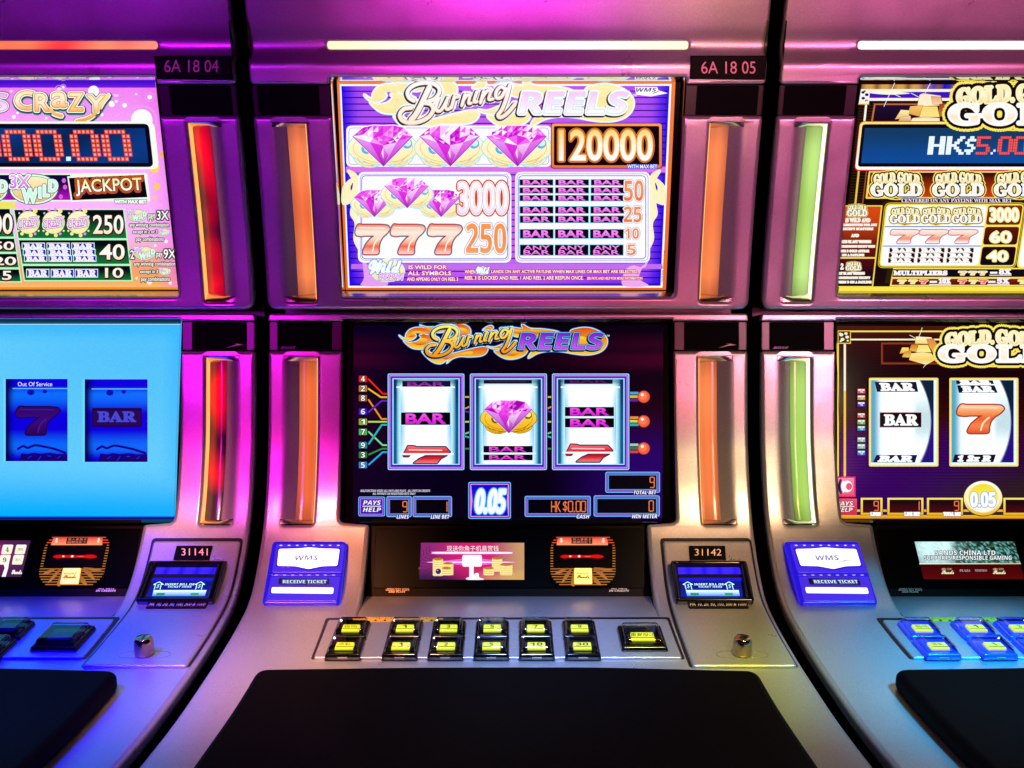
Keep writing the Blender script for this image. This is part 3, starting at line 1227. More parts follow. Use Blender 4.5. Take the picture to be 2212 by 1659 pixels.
SCRIPT = [
    [(1530, 1268), (1495, 1247), (1487, 1210), (1520, 1175), (1580, 1156), (1650, 1158), (1693, 1185), (1694, 1222), (1660, 1258), (1595, 1280)],
    [(1632, 1180), (1602, 1240), (1572, 1300), (1536, 1360), (1508, 1388)],
    [(1595, 1280), (1640, 1290), (1656, 1325), (1625, 1370), (1560, 1400), (1490, 1405), (1445, 1385), (1436, 1350), (1465, 1318), (1512, 1312)],
    [(1662, 1285), (1692, 1252), (1674, 1305), (1684, 1332), (1712, 1322), (1748, 1262)], [(1752, 1248), (1738, 1306), (1754, 1322), (1782, 1296)],
    [(1796, 1240), (1776, 1312)], [(1782, 1280), (1798, 1250), (1818, 1245)],
    [(1866, 1229), (1845, 1298)], [(1853, 1270), (1879, 1233), (1898, 1237), (1889, 1282), (1908, 1282)],
    [(1945, 1210), (1926, 1271), (1945, 1272)],
    [(1990, 1208), (1968, 1280)], [(1976, 1256), (2012, 1206), (2034, 1212), (2022, 1258), (2052, 1256)],
    [(2136, 1196), (2102, 1180), (2072, 1212), (2074, 1248), (2106, 1244), (2138, 1192)],
    [(2162, 1172), (2140, 1250), (2112, 1320), (2084, 1358), (2104, 1372), (2150, 1342), (2196, 1290)],
]
SW = [25, 34, 26, 21, 20, 21, 17, 21, 19, 21, 21, 19, 22, 24]


def flame_title(g, name, fills, rim, halo, dark, ink_fill, ink_line, reel_fill, reel_rims):
    g.begin(name + '_flames')
    for f in FL:
        q = crom(f, 5)
        g.line(q, 22, halo, True)
        g.line(q, 12, rim, True)
    for f in FL:
        g.poly(crom(f, 5), fills)
        # paler heart of each tongue
        cx, cy = sum(p[0] for p in f) / len(f), sum(p[1] for p in f) / len(f)
        g.poly(crom([(cx + (x - cx) * .55, cy + (y - cy) * .5) for x, y in f], 4), fills[::-1])
    for h in HOLES:
        q = crom(h, 4)
        g.line(q, 8, rim, True)
        g.poly(q, dark)
    g.end()
    g.begin(name + '_script')
    for k, (add, c) in enumerate(((34, halo), (25, rim), (16, dark), (4, ink_line), (-3, ink_fill))):
        dx = dy = 5 if k == 2 else 0
        for st_, w_ in zip(SCRIPT, SW):
            q = crom(st_, 5, False)
            if k == 4:
                g.line(q, w_ + add, lambda x, y: lerp3(hexc(ink_fill[0]), hexc(ink_fill[1]), (y - 1170 - (1900 - x) * .06) / 190))
            else:
                g.line([(x - dx, y + dy) for x, y in q], w_ + add, c)
    g.end()
    g.begin(name + '_block').text('REELS', 2222, 1212, 2920, 1348, reel_fill, 'bold', reel_rims, 4, .22)
    g.text('TM', 2975, 1226, 3000, 1240, rim, 'bold', res=2)
    g.end()


def gem(g, cx, cy, s, dark=False, seed=0):
    """cut gem over a ring of fire; nominal size as drawn at 1060,935"""
    rn = random.Random(seed)

    def P(x, y):
        return (cx + (x - 1060) * s * 1.09, cy + (y - 935) * s * 1.03)
    g.begin('gem_symbol')
    gold = ('#ffe850', '#f0b010') if dark else ('#fffce0', '#fff2b0')
    edge = '#b87808' if dark else '#f0c060'
    for (ex, ey, rx, ry) in ((960, 1010, 130, 100), (1170, 1010, 130, 95), (1062, 950, 276, 140)):
        q = [P(ex + rx * math.cos(a), ey + ry * math.sin(a)) for a in [2 * math.pi * i / 24 for i in range(24)]]
        if not dark:
            g.line(q, 16 * s, '#9fe4ff', True)
        else:
            g.line(q, 10 * s, '#3a2400', True)
        g.poly(q, gold)
        g.ring(P(ex, ey)[0], P(ex, ey)[1], rx * .93 * s, ry * .93 * s, 5 * s, edge)
    for (ex, ey) in ((935, 960), (1250, 915)):
        g.ell(*P(ex, ey), 46 * s, 44 * s, '#5ab8e8' if not dark else '#806018')
        g.ell(*P(ex + 6, ey - 4), 30 * s, 28 * s, '#d8f4ff' if not dark else '#fff080')
    for w_ in ([(860, 1030), (900, 1085), (990, 1100), (905, 1060)], [(1110, 1070), (1200, 1060), (1260, 1010), (1190, 1085)]):
        g.line([P(*p) for p in crom(w_, 4, False)], 5 * s, edge)
    top = [(905, 783), (985, 765), (1065, 768), (1145, 765), (1225, 783)]
    mid = [(825, 855), (905, 842), (985, 868), (1062, 845), (1140, 868), (1215, 842), (1292, 855)]
    low = [(960, 905), (1064, 930), (1170, 905)]
    bot = (1066, 1102)
    full = [P(*p) for p in ([mid[0]] + top + [mid[-1], bot])]
    g.line(full, 14 * s, '#ffffff' if not dark else '#ffd8ff', True)
    g.poly(full, '#f25cf2' if not dark else '#e020d8')
    if dark:
        pal = ['#ffb0ff', '#f050ec', '#c010c8', '#ff78f8', '#a008b0', '#ffe0ff', '#e838e0']
    else:
        pal = ['#ffffff', '#ffc8ff', '#f868f8', '#e030e0', '#ffe8ff', '#c010c8', '#ff9cff', '#ee50ee']
    tris = []
    for i in range(6):
        t = min(i, 4)
        tris.append((mid[i], mid[i + 1], top[t]))
        if i < 4:
            tris.append((top[i], top[i + 1], mid[i + 1]))
    tris += [(mid[0], mid[1], low[0]), (mid[1], mid[2], low[0]), (mid[2], mid[3], low[1]), (mid[2], low[0], low[1]), (mid[3], mid[4], low[1]),
             (mid[4], low[2], low[1]), (mid[4], mid[5], low[2]), (mid[5], mid[6], low[2])]
    for t in tris:
        c = rn.choice(pal)
        g.poly([P(*p) for p in t], c)
        # a smaller facet inside
        c2 = rn.choice(pal)
        m_ = [((t[0][k] + t[1][k]) / 2) for k in (0, 1)], [((t[1][k] + t[2][k]) / 2) for k in (0, 1)], [((t[2][k] + t[0][k]) / 2) for k in (0, 1)]
        g.poly([P(*p) for p in m_], c2)
    bl = ['#f8b0ff', '#d010d0', '#9000a0', '#e050e8']
    for a, b, c in ((mid[0], low[0], '#f4a0ff'), (low[0], low[1], '#e838e8'), (low[1], low[2], '#ffd0ff'), (low[2], mid[6], '#f080f8')):
        g.poly([P(*a), P(*b), P(*bot)], (c, '#c000c8' if not dark else '#8a0098'))
    g.poly([P(1064, 950), P(1035, 1020), P(1066, 1098), P(1105, 1010)], ('#ff90ff', '#d400d4', '#8800a0'))
    g.poly([P(1064, 950), P(1050, 990), P(1066, 1040)], '#fff0ff')
    g.line([P(*mid[0]), P(*bot)], 7 * s, '#a040d0')
    g.line([P(*bot), P(*mid[6])], 7 * s, '#8030c0')
    g.end()


def bar_sign(g, x0, y0, x1, y1, face='#0c0418', ink=('#ffa0f8', '#e860e8'), rim='#cfeaff', st='heavy', fx=.10, fy=.12, text='BAR', rimw=6):
    if rim:
        g.rect(x0 - rimw, y0 - rimw, x1 + rimw, y1 + rimw, rim)
    g.rect(x0, y0, x1, y1, face)
    w_, h_ = x1 - x0, y1 - y0
    if text == 'ANY BAR':
        g.text('ANY', x0 + w_ * .10, y0 + h_ * .06, x1 - w_ * .10, y0 + h_ * .50, ink, st, res=2)
        g.text('BAR', x0 + w_ * .10, y0 + h_ * .52, x1 - w_ * .10, y0 + h_ * .96, ink, st, res=2)
    else:
        g.text(text, x0 + w_ * fx, y0 + h_ * fy, x1 - w_ * fx, y1 - h_ * fy, ink, st, [(max(4, h_ * .07), ink[-1])], 3)


SEVEN = [(10, 30), (30, 0), (60, 8), (240, 8), (300, 14), (318, 40), (290, 80), (252, 110), (226, 150), (214, 200), (214, 252), (200, 262), (74, 262), (70, 240), (96, 180), (140, 130), (180, 100), (80, 100), (56, 106), (8, 98), (0, 76)]


def seven(g, x, y, sx, sy, fill, outl, shine=None, cut=None):
    """cut = keep only the part above this y"""
    q = [(x + a * sx, y + b * sy) for a, b in rr(SEVEN, 14, 3)]
    if cut is not None:
        q = [(a, min(b, cut)) for a, b in q]
    for w_, c in outl:
        g.line(q, w_, c, True)
    g.poly(q, fill)
    if shine:
        g.line([(x + 34 * sx, y + 30 * sy), (x + 270 * sx, y + 34 * sy)], 10 * sy, shine)
        if cut is None:
            g.line(crom([(x + 216 * sx, y + 120 * sy), (x + 176 * sx, y + 170 * sy), (x + 160 * sx, y + 236 * sy)], 4, False), 12 * sx, shine)


# =========================================================== middle machine, upper screen
U0, L0 = SCRN[0]
g = G(SCR_U, MID, U0, (1000, 140))
Q = 2212
g.begin('border').poly([(668, 376), (3564, 374), (3482, 2168), (744, 2168)], ('#f4823c', '#e86a28'))
g.poly([(692, 410), (3530, 408), (3452, 2150), (764, 2150)], '#ffffff')
g.end()


def bgc(x, y):
    l = 705 + (y - 425) * .041
    r_ = 3512 - (y - 425) * .044
    e = min(x - l, r_ - x)
    a = lerp3(hexc('#1c00e8'), hexc('#b050f4'), sm(0, 190, e))
    a = lerp3(a, hexc('#2a08f0'), sm(2010, 2135, y) * .8)
    return lerp3(a, hexc('#f07ae8'), .30 * sm(1000, 1900, x) * (1 - sm(2300, 3100, x)))


g.begin('backdrop').grid([(706, 426), (3512, 424), (3436, 2134), (776, 2134)], 40, 24, bgc)
for i in range(32):
    y = 470 + i * 55
    if y < 2125:
        l, r_ = 720 + (y - 425) * .041, 3500 - (y - 425) * .044
        g.grid([(l, y - 5), (r_, y - 5), (r_, y + 5), (l, y + 5)], 16, 1, lambda x, yy: lerp3(hexc('#1400a0'), hexc('#3c1094'), sm(0, 300, min(x - 720, 3480 - x))))
g.rect(745, 1115, 3480, 1165, '#dc74ec')
g.rect(790, 1948, 3450, 1990, '#c070f0')
g.end()
# flames either side of the pay boxes
for mir in (0, 1):
    g.begin('side_flame')
    pts = [(765, 1150), (830, 1185), (850, 1240), (880, 1300), (860, 1380), (900, 1450), (930, 1560), (870, 1625), (900, 1750), (880, 1840), (820, 1740), (830, 1600), (790, 1520), (800, 1420), (722, 1430), (725, 1300), (770, 1240), (800, 1215)]
    if mir:
        pts = [(4195 - x + (y - 1150) * -.01, y) for x, y in pts]
    g.shape(pts, ('#fff4b8', '#fff9d8'), [(20, '#ffffff'), (8, '#ffe070')])
    h_ = [(785, 1290), (806, 1250), (800, 1300), (790, 1320)]
    if mir:
        h_ = [(4195 - x, y) for x, y in h_]
    g.shape(h_, '#2a10d0', n=3)
    g.end()
g.begin('low_flame').shape([(880, 1850), (930, 1960), (1000, 2010), (1085, 2070), (1090, 2132), (880, 2132), (900, 2060)], '#e8a0f4')
g.end()
g.begin('low_flame').shape([(3330, 1900), (3300, 1980), (3200, 1960), (3130, 2010), (3115, 2132), (3330, 2132), (3250, 2060)], '#f4a8f0')
g.end()

g.xf = lambda x, y: (1200 + (x - 1430) / .773, 385 + (y - 1145) / .735)
flame_title(g, 'title', ('#fff2b4', '#ffe9a0'), '#ffffff', '#d8f6ff', '#1a2430', ('#ffffff', '#fff0dc'), '#e8b090',
            ('#ffc8f4', '#ffffff'), [(40, '#0c1420', -7, 7), (32, '#ffffff'), (10, '#bfeaff')])
g.xf = None
g.begin('maker_mark').poly([(Q + 1003, 434), (Q + 1195, 434), (Q + 1205, 462), (Q + 1285, 487), (Q + 1140, 515), (Q + 1015, 500)], '#ffffff')
g.text('WMS', Q + 1015, 442, Q + 1190, 474, '#40307a', 'bi', res=3)
g.line([(Q + 1160, 488), (Q + 1205, 472)], 6, '#5040a0')
g.end()

# three gems pay 120000
g.begin('gem_panel').rect(748, 764, Q + 290, 1116, '#ffffff', 46)
g.frame(768, 782, Q + 270, 1098, 5, '#a070ff', 36)
g.end()
for i, x in enumerate((1060, 1632, 2206)):
    gem(g, x, 938, 1.0, False, i + 3)
g.begin('jackpot_panel').rect(Q + 285, 740, Q + 1240, 1132, '#381030', 26)
g.rect(Q + 292, 746, Q + 1234, 1126, ('#ffa050', '#f07828'), 24)
g.rect(Q + 312, 768, Q + 1212, 1104, '#05020a', 14)
g.text('120000', Q + 356, 800, Q + 1156, 1066, ('#ffd86a', '#fffbe0', '#ffffff'), 'heavy', [(36, '#f08a30'), (26, '#5a1400'), (18, '#ff9a40')], 5)
g.text('WITH MAX BET', Q + 940, 1098, Q + 1195, 1130, '#ffffff', 'heavy', [(12, '#3050d8')], 2)
g.end()
# left pay box
g.begin('left_pay_panel').rect(848, 1160, 2160, 1936, '#ffffff', 56)
g.frame(866, 1178, 2142, 1918, 5, '#9a7cf0', 46)
g.frame(878, 1190, 2130, 1906, 6, '#3030d8', 40)
g.end()
gem(g, 985, 1430, .66, False, 11)
gem(g, 1555, 1430, .66, False, 12)
gem(g, 1265, 1340, .74, False, 13)
g.begin('pay_figures')
g.text('3000', 1706, 1246, 2128, 1522, ('#ffffff', '#fff4f0', '#ffffff', '#f4e0f0'), 'heavy', [(46, '#d84410'), (22, '#ffffff'), (7, '#d0a0e0')], 5)
g.text('250', 1772, 1600, 2116, 1856, ('#ff9a4c', '#f8904c', '#f4a468'), 'bold', [(30, '#8a5a9a'), (22, '#ffffff')], 5)
g.end()
for i, x in enumerate((826, 1128, 1444)):
    g.begin('seven_symbol')
    seven(g, x, 1606, .93, .98, ('#ff7a50', '#fff0e0', '#ffd8c0', '#f06030', '#ffd8d0'), [(26, '#50b4e8'), (18, '#181828'), (10, '#e84820')], '#fffaf0')
    g.end()
# right pay box
g.begin('right_pay_panel').rect(2192, 1160, Q + 1134, 1936, '#ffffff', 56)
g.frame(2206, 1174, Q + 1120, 1922, 5, '#9a7cf0', 46)
g.frame(2220, 1190, Q + 1100, 1906, 6, '#3838d8', 40)
g.end()
for rows, num, nb in (((1226, 1294, 1360), '50', (Q + 912, 1232, Q + 1078, 1408)), ((1456, 1536), '25', (Q + 908, 1456, Q + 1062, 1590)),
                      ((1652,), '10', (Q + 918, 1642, Q + 1040, 1732)), ((1784,), '5', (Q + 938, 1780, Q + 1012, 1870))):
    hh = {3: 48, 2: 58, 1: 76}[len(rows)]
    anyb = num == '5'
    for y in rows:
        for i in range(3):
            x = Q + (20, 325, 630)[i] - (y - 1226) * .012 * (i - .5)
            g.begin('bar_symbol')
            bar_sign(g, x, y, x + 284, y + (hh if not anyb else 88), '#06020c', rim='#7ae4ff', text='ANY BAR' if anyb else 'BAR', rimw=5)
            g.end()
    g.begin('pay_figure').text(num, *nb, ('#ff8a40', '#f09a60', '#f07030'), 'bold', [(22, '#3050c0'), (16, '#ffffff')], 4)
    g.end()
# small print
g.begin('wild_emblem')
g.shape([(940, 1960), (1000, 1925), (1120, 1905), (1220, 1950), (1245, 2030), (1180, 2085), (1060, 2095), (985, 2060)], ('#fff8d0', '#ffe8a8'), [(10, '#d8f4ff')])
g.text('Wild', 945, 1915, 1215, 2030, '#ffffff', 'script', [(26, '#2868c8'), (16, '#e8faff')], 3)
g.text('RESPIN', 1025, 2030, 1230, 2086, '#e890e8', 'bold', [(16, '#202870'), (9, '#ffffff')], 2, .2)
g.end()
g.begin('small_print')
kw = dict(st='heavy', outl=[(10, '#c81838')], res=2)
g.text('IS WILD FOR', 1282, 1958, 1608, 1992, '#ffffff', **kw)
g.text('ALL SYMBOLS', 1275, 2010, 1645, 2044, '#ffffff', **kw)
g.text('AND APPEARS ONLY ON REEL 3', 1268, 2062, 1704, 2092, '#ffffff', **kw)
g.text('WHEN', 1762, 1998, 1852, 2030, '#ffffff', **kw)
g.text('LANDS ON ANY ACTIVE PAYLINE WHEN MAX LINES OR MAX BET ARE SELECTED,', 1988, 1998, Q + 1030, 2030, '#ffffff', **kw)
g.text('REEL 3 IS LOCKED AND REEL 1 AND REEL 2 ARE RESPUN ONCE.', 1762, 2050, Q + 565, 2082, '#ffffff', **kw)
g.text('SEE PAYS AND HELP FOR MORE INFORMATION', Q + 595, 2058, Q + 1068, 2082, '#ffffff', **kw)
g.ell(1915, 2005, 58, 36, '#fff4c0')
g.text('Wild', 1862, 1972, 1970, 2030, '#ffffff', 'script', [(16, '#2a70d0'), (8, '#e8faff')], 2)
g.text('Burning Reels', 0, 0, 1, 1, '#a02010', 'bold', res=2, quad=[(Q + 1262, 1835), (Q + 1242, 2100), (Q + 1228, 2100), (Q + 1248, 1835)])
g.end()

# =========================================================== middle machine, lower screen
g = G(SCR_L, MID, L0, (1000, 740))


def bgl(x, y):
    c = lerp3(hexc('#05000f'), hexc('#080020'), sm(2500, 900, x) * .8)
    a = math.exp(-((y - 1290) / 40) ** 2) * .5 + math.exp(-((y - 1440) / 70) ** 2) * .8 + math.exp(-((y - 2000) / 300) ** 2) * .25
    c = lerp3(c, hexc('#4a0428'), a * (.55 + .45 * math.sin(x * .0021)) * (sm(1900, 2700, x) + sm(1500, 800, x) * .7))
    c = lerp3(c, hexc('#34008a'), sm(2400, 3300, x) * sm(1850, 2350, y) * .5)
    return c


g.begin('backdrop').grid([(812, 1142), (3458, 1142), (3450, 2800), (806, 2800)], 36, 30, bgl)
g.end()
flame_title(g, 'title', ('#e04a12', '#ffd23c'), '#c8f4ff', '#2a70c8', '#120a10', ('#fff06a', '#f4981c'), '#7a4008',
            ('#7a1ed0', '#a838e8', '#c860f4'), [(34, '#08040c', -8, 8), (30, '#0e0a30'), (22, '#6ec8ff'), (9, '#1c1060')])
dy = 1327.2
g.org = (1000, 1340)
# pay line numbers and the lines
NUM = [('4', 275, '#e01818'), ('2', 358, '#c07828'), ('8', 440, '#9a5428'), ('6', 555, '#4018d8'), ('1', 642, '#88a838'), ('7', 728, '#48b050'), ('9', 842, '#18909a'), ('3', 925, '#2c8038'), ('5', 1012, '#2088e0')]
for t, y, c in NUM:
    g.begin('line_marker').rect(850, y - 33, 932, y + 33, '#080210', 12)
    g.rect(856, y - 28, 926, y + 28, c, 10)
    g.text(t, 874, y - 23, 908, y + 23, '#ffffff', 'bold', [(9, '#000000')], 3)
    g.end()
for pts, c in (([(936, 275), (1060, 402), (1105, 402)], '#f02010'), ([(938, 360), (1045, 432), (1105, 432)], '#f0b830'),
               ([(940, 455), (1050, 618), (1105, 618)], '#f09030'), ([(938, 560), (1052, 462), (1105, 462)], '#6a20c8'),
               ([(938, 642), (1105, 642)], '#b8d860'), ([(940, 728), (1060, 842), (1105, 842)], '#80d890'),
               ([(942, 830), (1052, 668), (1105, 668)], '#18c0c8'), ([(942, 922), (1055, 872), (1105, 872)], '#2c9040'),
               ([(942, 1008), (1060, 902), (1105, 902)], '#28a8f0')):
    g.begin('pay_line').line(pts, 20, '#06020c')
    g.line(pts, 14, c)
    g.end()
for x0, x1 in ((1760, 1806), (2464, 2508)):
    g.begin('pay_line')
    for a, b, c in ((430, 430, '#e8b830'), (530, 512, '#e89030'), (552, 560, '#5a28c0'), (642, 642, '#b8d860'), (745, 730, '#70d090'), (765, 778, '#28c0c8'), (872, 872, '#2c9040')):
        g.line([(x0, a), (x1, b)], 13, c)
    g.end()
for y, cs in ((428, ('#40a8d8', '#e8b820', '#6a20b0')), (638, ('#e89040', '#d0d860', '#20b0b8')), (870, ('#90d8a0', '#3a7850', '#d84838'))):
    g.begin('pay_line')
    for k, c in enumerate(cs):
        g.rect(Q + 958, y - 42 + k * 30, Q + 1034, y - 20 + k * 30, c)
    g.end()
    g.begin('line_lamp').ell(Q + 1080, y, 54, 54, '#a02818')
    g.ell(Q + 1080, y, 49, 49, '#f0603c')
    g.ell(Q + 1074, y - 6, 34, 34, '#ff7c54')
    g.ell(Q + 1068, y - 18, 13, 13, '#ffffff', 14)
    g.end()


def reel(g, x0, x1):
    """frame and lit drum, 652 x 820"""
    g.begin('reel')
    g.rect(x0 - 6, 226, x1 + 6, 1058, '#10103c', 16)
    g.rect(x0, 230, x1, 1054, '#a8dcff', 16)
    g.rect(x0 + 8, 238, x1 - 8, 1046, '#2010a0', 10)
    g.rect(x0 + 13, 243, x1 - 13, 1041, '#c890ff', 8)
    g.rect(x0 + 22, 252, x1 - 22, 1032, ('#8a30d0', '#6820d0', '#8a38e0'))
    g.rect(x0 + 32, 262, x1 - 32, 1022, '#1a08a8')
    g.rect(x0 + 40, 270, x1 - 40, 1010, '#a8ecff')
    a, b = x0 + 50, x1 - 50
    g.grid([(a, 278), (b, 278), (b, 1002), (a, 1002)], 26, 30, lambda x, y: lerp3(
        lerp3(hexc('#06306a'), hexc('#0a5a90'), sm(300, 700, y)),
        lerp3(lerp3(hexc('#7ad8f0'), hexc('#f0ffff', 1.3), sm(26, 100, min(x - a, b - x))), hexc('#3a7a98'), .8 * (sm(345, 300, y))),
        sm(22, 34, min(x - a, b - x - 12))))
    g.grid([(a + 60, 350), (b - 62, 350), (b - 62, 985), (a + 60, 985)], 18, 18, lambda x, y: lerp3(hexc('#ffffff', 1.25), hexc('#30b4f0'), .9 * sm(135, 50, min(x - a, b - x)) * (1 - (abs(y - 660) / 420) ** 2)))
    g.rect(a + 24, 340, b - 30, 352, '#ffffff')
    g.end()


RX = [(1103, 1758), (1806, 2464), (2508, 3168)]
for a, b in RX:
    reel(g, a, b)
x = 1103


def lower_seven(x0, y0, wd):
    g.begin('seven_symbol')
    s_ = wd / 318
    top = [(x0, y0 + 80), (x0 + 40, y0), (x0 + 96, y0 + 2), (x0 + 112, y0 + 10), (x0 + wd - 40, y0 + 10), (x0 + wd, y0 + 52), (x0 + wd - 18, y0 + 64), (x0 + 60, y0 + 64), (x0 + 45, y0 + 90), (x0 + 5, y0 + 90)]
    leg = [(x0 + wd * .50, y0 + 84), (x0 + wd * .93, y0 + 80), (x0 + wd * .80, y0 + 108), (x0 + wd * .72, y0 + 148), (x0 + wd * .22, y0 + 148), (x0 + wd * .34, y0 + 112)]
    for w_, c in ((26, '#c8ecff'), (18, '#101838')):
        g.line(top, w_, c, True)
        g.line(leg, w_, c, True)
    g.poly(top, ('#ff6a70', '#e02030', '#c01828'))
    g.poly(leg, ('#8a0c1c', '#e02838', '#f87880'))
    g.line([(x0 + 50, y0 + 34), (x0 + wd - 70, y0 + 38)], 12, '#ffc0c4')
    g.rect(x0 - 30, y0 + 62, x0 + wd + 30, y0 + 78, '#f4ffff')
    g.end()


PINK = ('#ff5ad8', '#e830e0', '#d028d8')
g.begin('bar_symbol')
g.rect(1228, 292, 1640, 342, '#101038')
g.text('BAR', 1270, 300, 1592, 338, ('#7a2088', '#b030c0'), 'heavy', [(6, '#2a0840')], 3)
g.end()
g.begin('bar_symbol')
bar_sign(g, 1216, 562, 1638, 668, '#05020a', PINK, '#d0f4ff', 'heavy', .10, .10)
g.end()
lower_seven(1236, 848, 400)
# middle reel
g.begin('bar_symbol')
g.rect(1924, 284, 2336, 316, '#101030')
g.rect(1970, 296, 2290, 302, '#4a1860')
g.end()
gem(g, 2134, 600, .80, True, 21)
g.begin('bar_symbol')
for y0, y1 in ((848, 905), (922, 972)):
    g.rect(1922, y0, 2342, y1, '#08061c')
    g.text('BAR', 1970, y0 + 6, 2290, y1 - 4, PINK, 'heavy', (), 3)
g.rect(1900, 905, 2370, 920, '#e8fdff')
g.end()
# right reel
g.begin('bar_symbol')
g.rect(2612, 280, 3026, 318, '#101030')
g.text('BAR', 2660, 284, 2980, 308, ('#3a1048', '#701878'), 'heavy', (), 2)
g.end()
for y0, y1 in ((516, 594), (612, 690)):
    g.begin('bar_symbol')
    bar_sign(g, 2618, y0, 3038, y1, '#05020a', PINK, '#d0f4ff', 'heavy', .11, .10)
    g.end()
lower_seven(2628, 836, 396)


# meters
def neon(g, x0, y0, x1, y1, r=18, inner='#04020c'):
    g.rect(x0 - 4, y0 - 4, x1 + 4, y1 + 4, '#0c1450', r)
    g.rect(x0, y0, x1, y1, '#7ac8ff', r)
    g.rect(x0 + 7, y0 + 7, x1 - 7, y1 - 7, '#1c1890', r - 6)
    g.rect(x0 + 12, y0 + 12, x1 - 12, y1 - 12, '#b070f0', r - 8)
    g.rect(x0 + 18, y0 + 18, x1 - 18, y1 - 18, '#2820b0', r - 10)
    g.rect(x0 + 24, y0 + 24, x1 - 24, y1 - 24, '#60b8f8', 3)
    g.rect(x0 + 29, y0 + 29, x1 - 29, y1 - 29, inner, 2)


ORG = '#f07848'
SEG = {'0': 'abcdef', '1': 'bc', '5': 'acdfg', '9': 'abcdfg', '2': 'abdeg', '3': 'abcdg'}


def seg_digit(g, d, x, y, w_, h_, c, t=9):
    L = {'a': [(0, 0), (1, 0)], 'b': [(1, 0), (1, .5)], 'c': [(1, .5), (1, 1)], 'd': [(0, 1), (1, 1)], 'e': [(0, .5), (0, 1)], 'f': [(0, 0), (0, .5)], 'g': [(0, .5), (1, .5)]}
    for k in SEG[d]:
        (a, b), (e, f) = L[k]
        dx_, dy_ = (e - a), (f - b)
        g.line([(x + w_ * a + dx_ * 5, y + h_ * b + dy_ * 8), (x + w_ * e - dx_ * 5, y + h_ * f - dy_ * 8)], t, c)


def meter(name, x0, y0, x1, y1, cap, cx0, cx1, digits):
    g.begin(name)
    neon(g, x0, y0, x1, y1)
    g.end()
    g.begin('meter_digits')
    for d, x_ in digits:
        if d in SEG:
            seg_digit(g, d, x_, y0 + 46, 36, 88, ORG)
        elif d == '.':
            g.rect(x_, y0 + 128, x_ + 12, y0 + 140, ORG)
        else:
            g.text(d, x_, y0 + 44, x_ + 40, y0 + 138, ORG, 'sans', res=2)
    g.end()
    g.begin('meter_caption').text(cap, cx0, y1 - 18, cx1, y1 + 14, '#ffffff', 'bi', [(12, '#2a1080')], 2)
    g.end()


g.begin('notice_lettering')
g.text('MALFUNCTION VOIDS ALL PAYS AND PLAYS - ALL PAYS IN CREDITS', 870, 1222, 1466, 1242, '#e0dcf4', 'bi', res=2)
g.text('ALL PAYOUTS ON REGISTERED BETS ONLY', 974, 1247, 1342, 1266, '#e0dcf4', 'bi', res=2)
g.end()
g.begin('help_key').rect(852, 1282, 1080, 1450, '#70b8ff', 16)
g.rect(859, 1289, 1073, 1443, '#30106a', 12)
g.rect(866, 1296, 1066, 1436, '#b080ff', 8)
g.rect(873, 1303, 1059, 1429, ('#5a20d0', '#3008b0'), 6)
g.text('PAYS', 892, 1315, 1044, 1352, '#ffffff', 'bi', [(8, '#30006a')], 3)
g.line([(888, 1364), (1046, 1364)], 6, '#ffffff')
g.text('HELP', 890, 1376, 1046, 1412, '#ffffff', 'bi', [(8, '#30006a')], 3)
g.end()
meter('lines_meter', 1092, 1278, 1308, 1456, 'LINES', 1178, 1284, [('9', 1232)])
meter('line_bet_meter', 1316, 1278, 1652, 1456, 'LINE BET', 1470, 1632, [('1', 1574)])
g.begin('denomination').rect(1792, 1156, 2156, 1472, '#70b8ff', 18)
g.rect(1800, 1164, 2148, 1464, '#1818a0', 14)
g.rect(1808, 1172, 2140, 1456, '#f090d8', 10)
g.poly([(1816, 1180), (2132, 1180), (2122, 1314), (2132, 1448), (1816, 1448), (1828, 1314)], ('#1008d8', '#1c10f0', '#0a04c0'))
g.text('0.05', 1846, 1218, 2096, 1424, '#ffffff', 'heavy', [(44, '#1838e0'), (34, '#40b0ff'), (20, '#e0f8ff')], 4, .1)
g.end()
meter('cash_meter', Q + 62, 1276, Q + 626, 1454, 'CASH', Q + 505, Q + 616, [('H', Q + 288), ('K', Q + 332), ('$', Q + 388), ('0', Q + 436), ('.', Q + 480), ('0', Q + 502), ('0', Q + 546)])
meter('win_meter', Q + 652, 1272, Q + 1216, 1452, 'WIN METER', Q + 980, Q + 1194, [('0', Q + 1126)])
meter('total_bet_meter', Q + 752, 1070, Q + 1218, 1248, 'TOTAL BET', Q + 995, Q + 1190, [('9', Q + 1134)])

def skew(g, xc, yref):
    g.xf = lambda x, y: (xc + (x - xc) * (1 - 3.6e-5 * (y - yref)), y)


# =========================================================== left machine, upper screen
UL, LL = SCRN[-1]
g = G(SCR_U, LEF, UL, (0, 140))
XC = 4345


def pinkbg(x, y):
    c = lerp3(hexc('#f488f4'), hexc('#ffb8ff'), sm(420, 1000, y))
    c = lerp3(c, hexc('#f8a060'), sm(1600, 2050, y))
    c = lerp3(c, hexc('#ffc070'), sm(2050, 2150, y))
    return lerp3(c, hexc('#f060ec'), .55 * sm(1240, 1345, x))


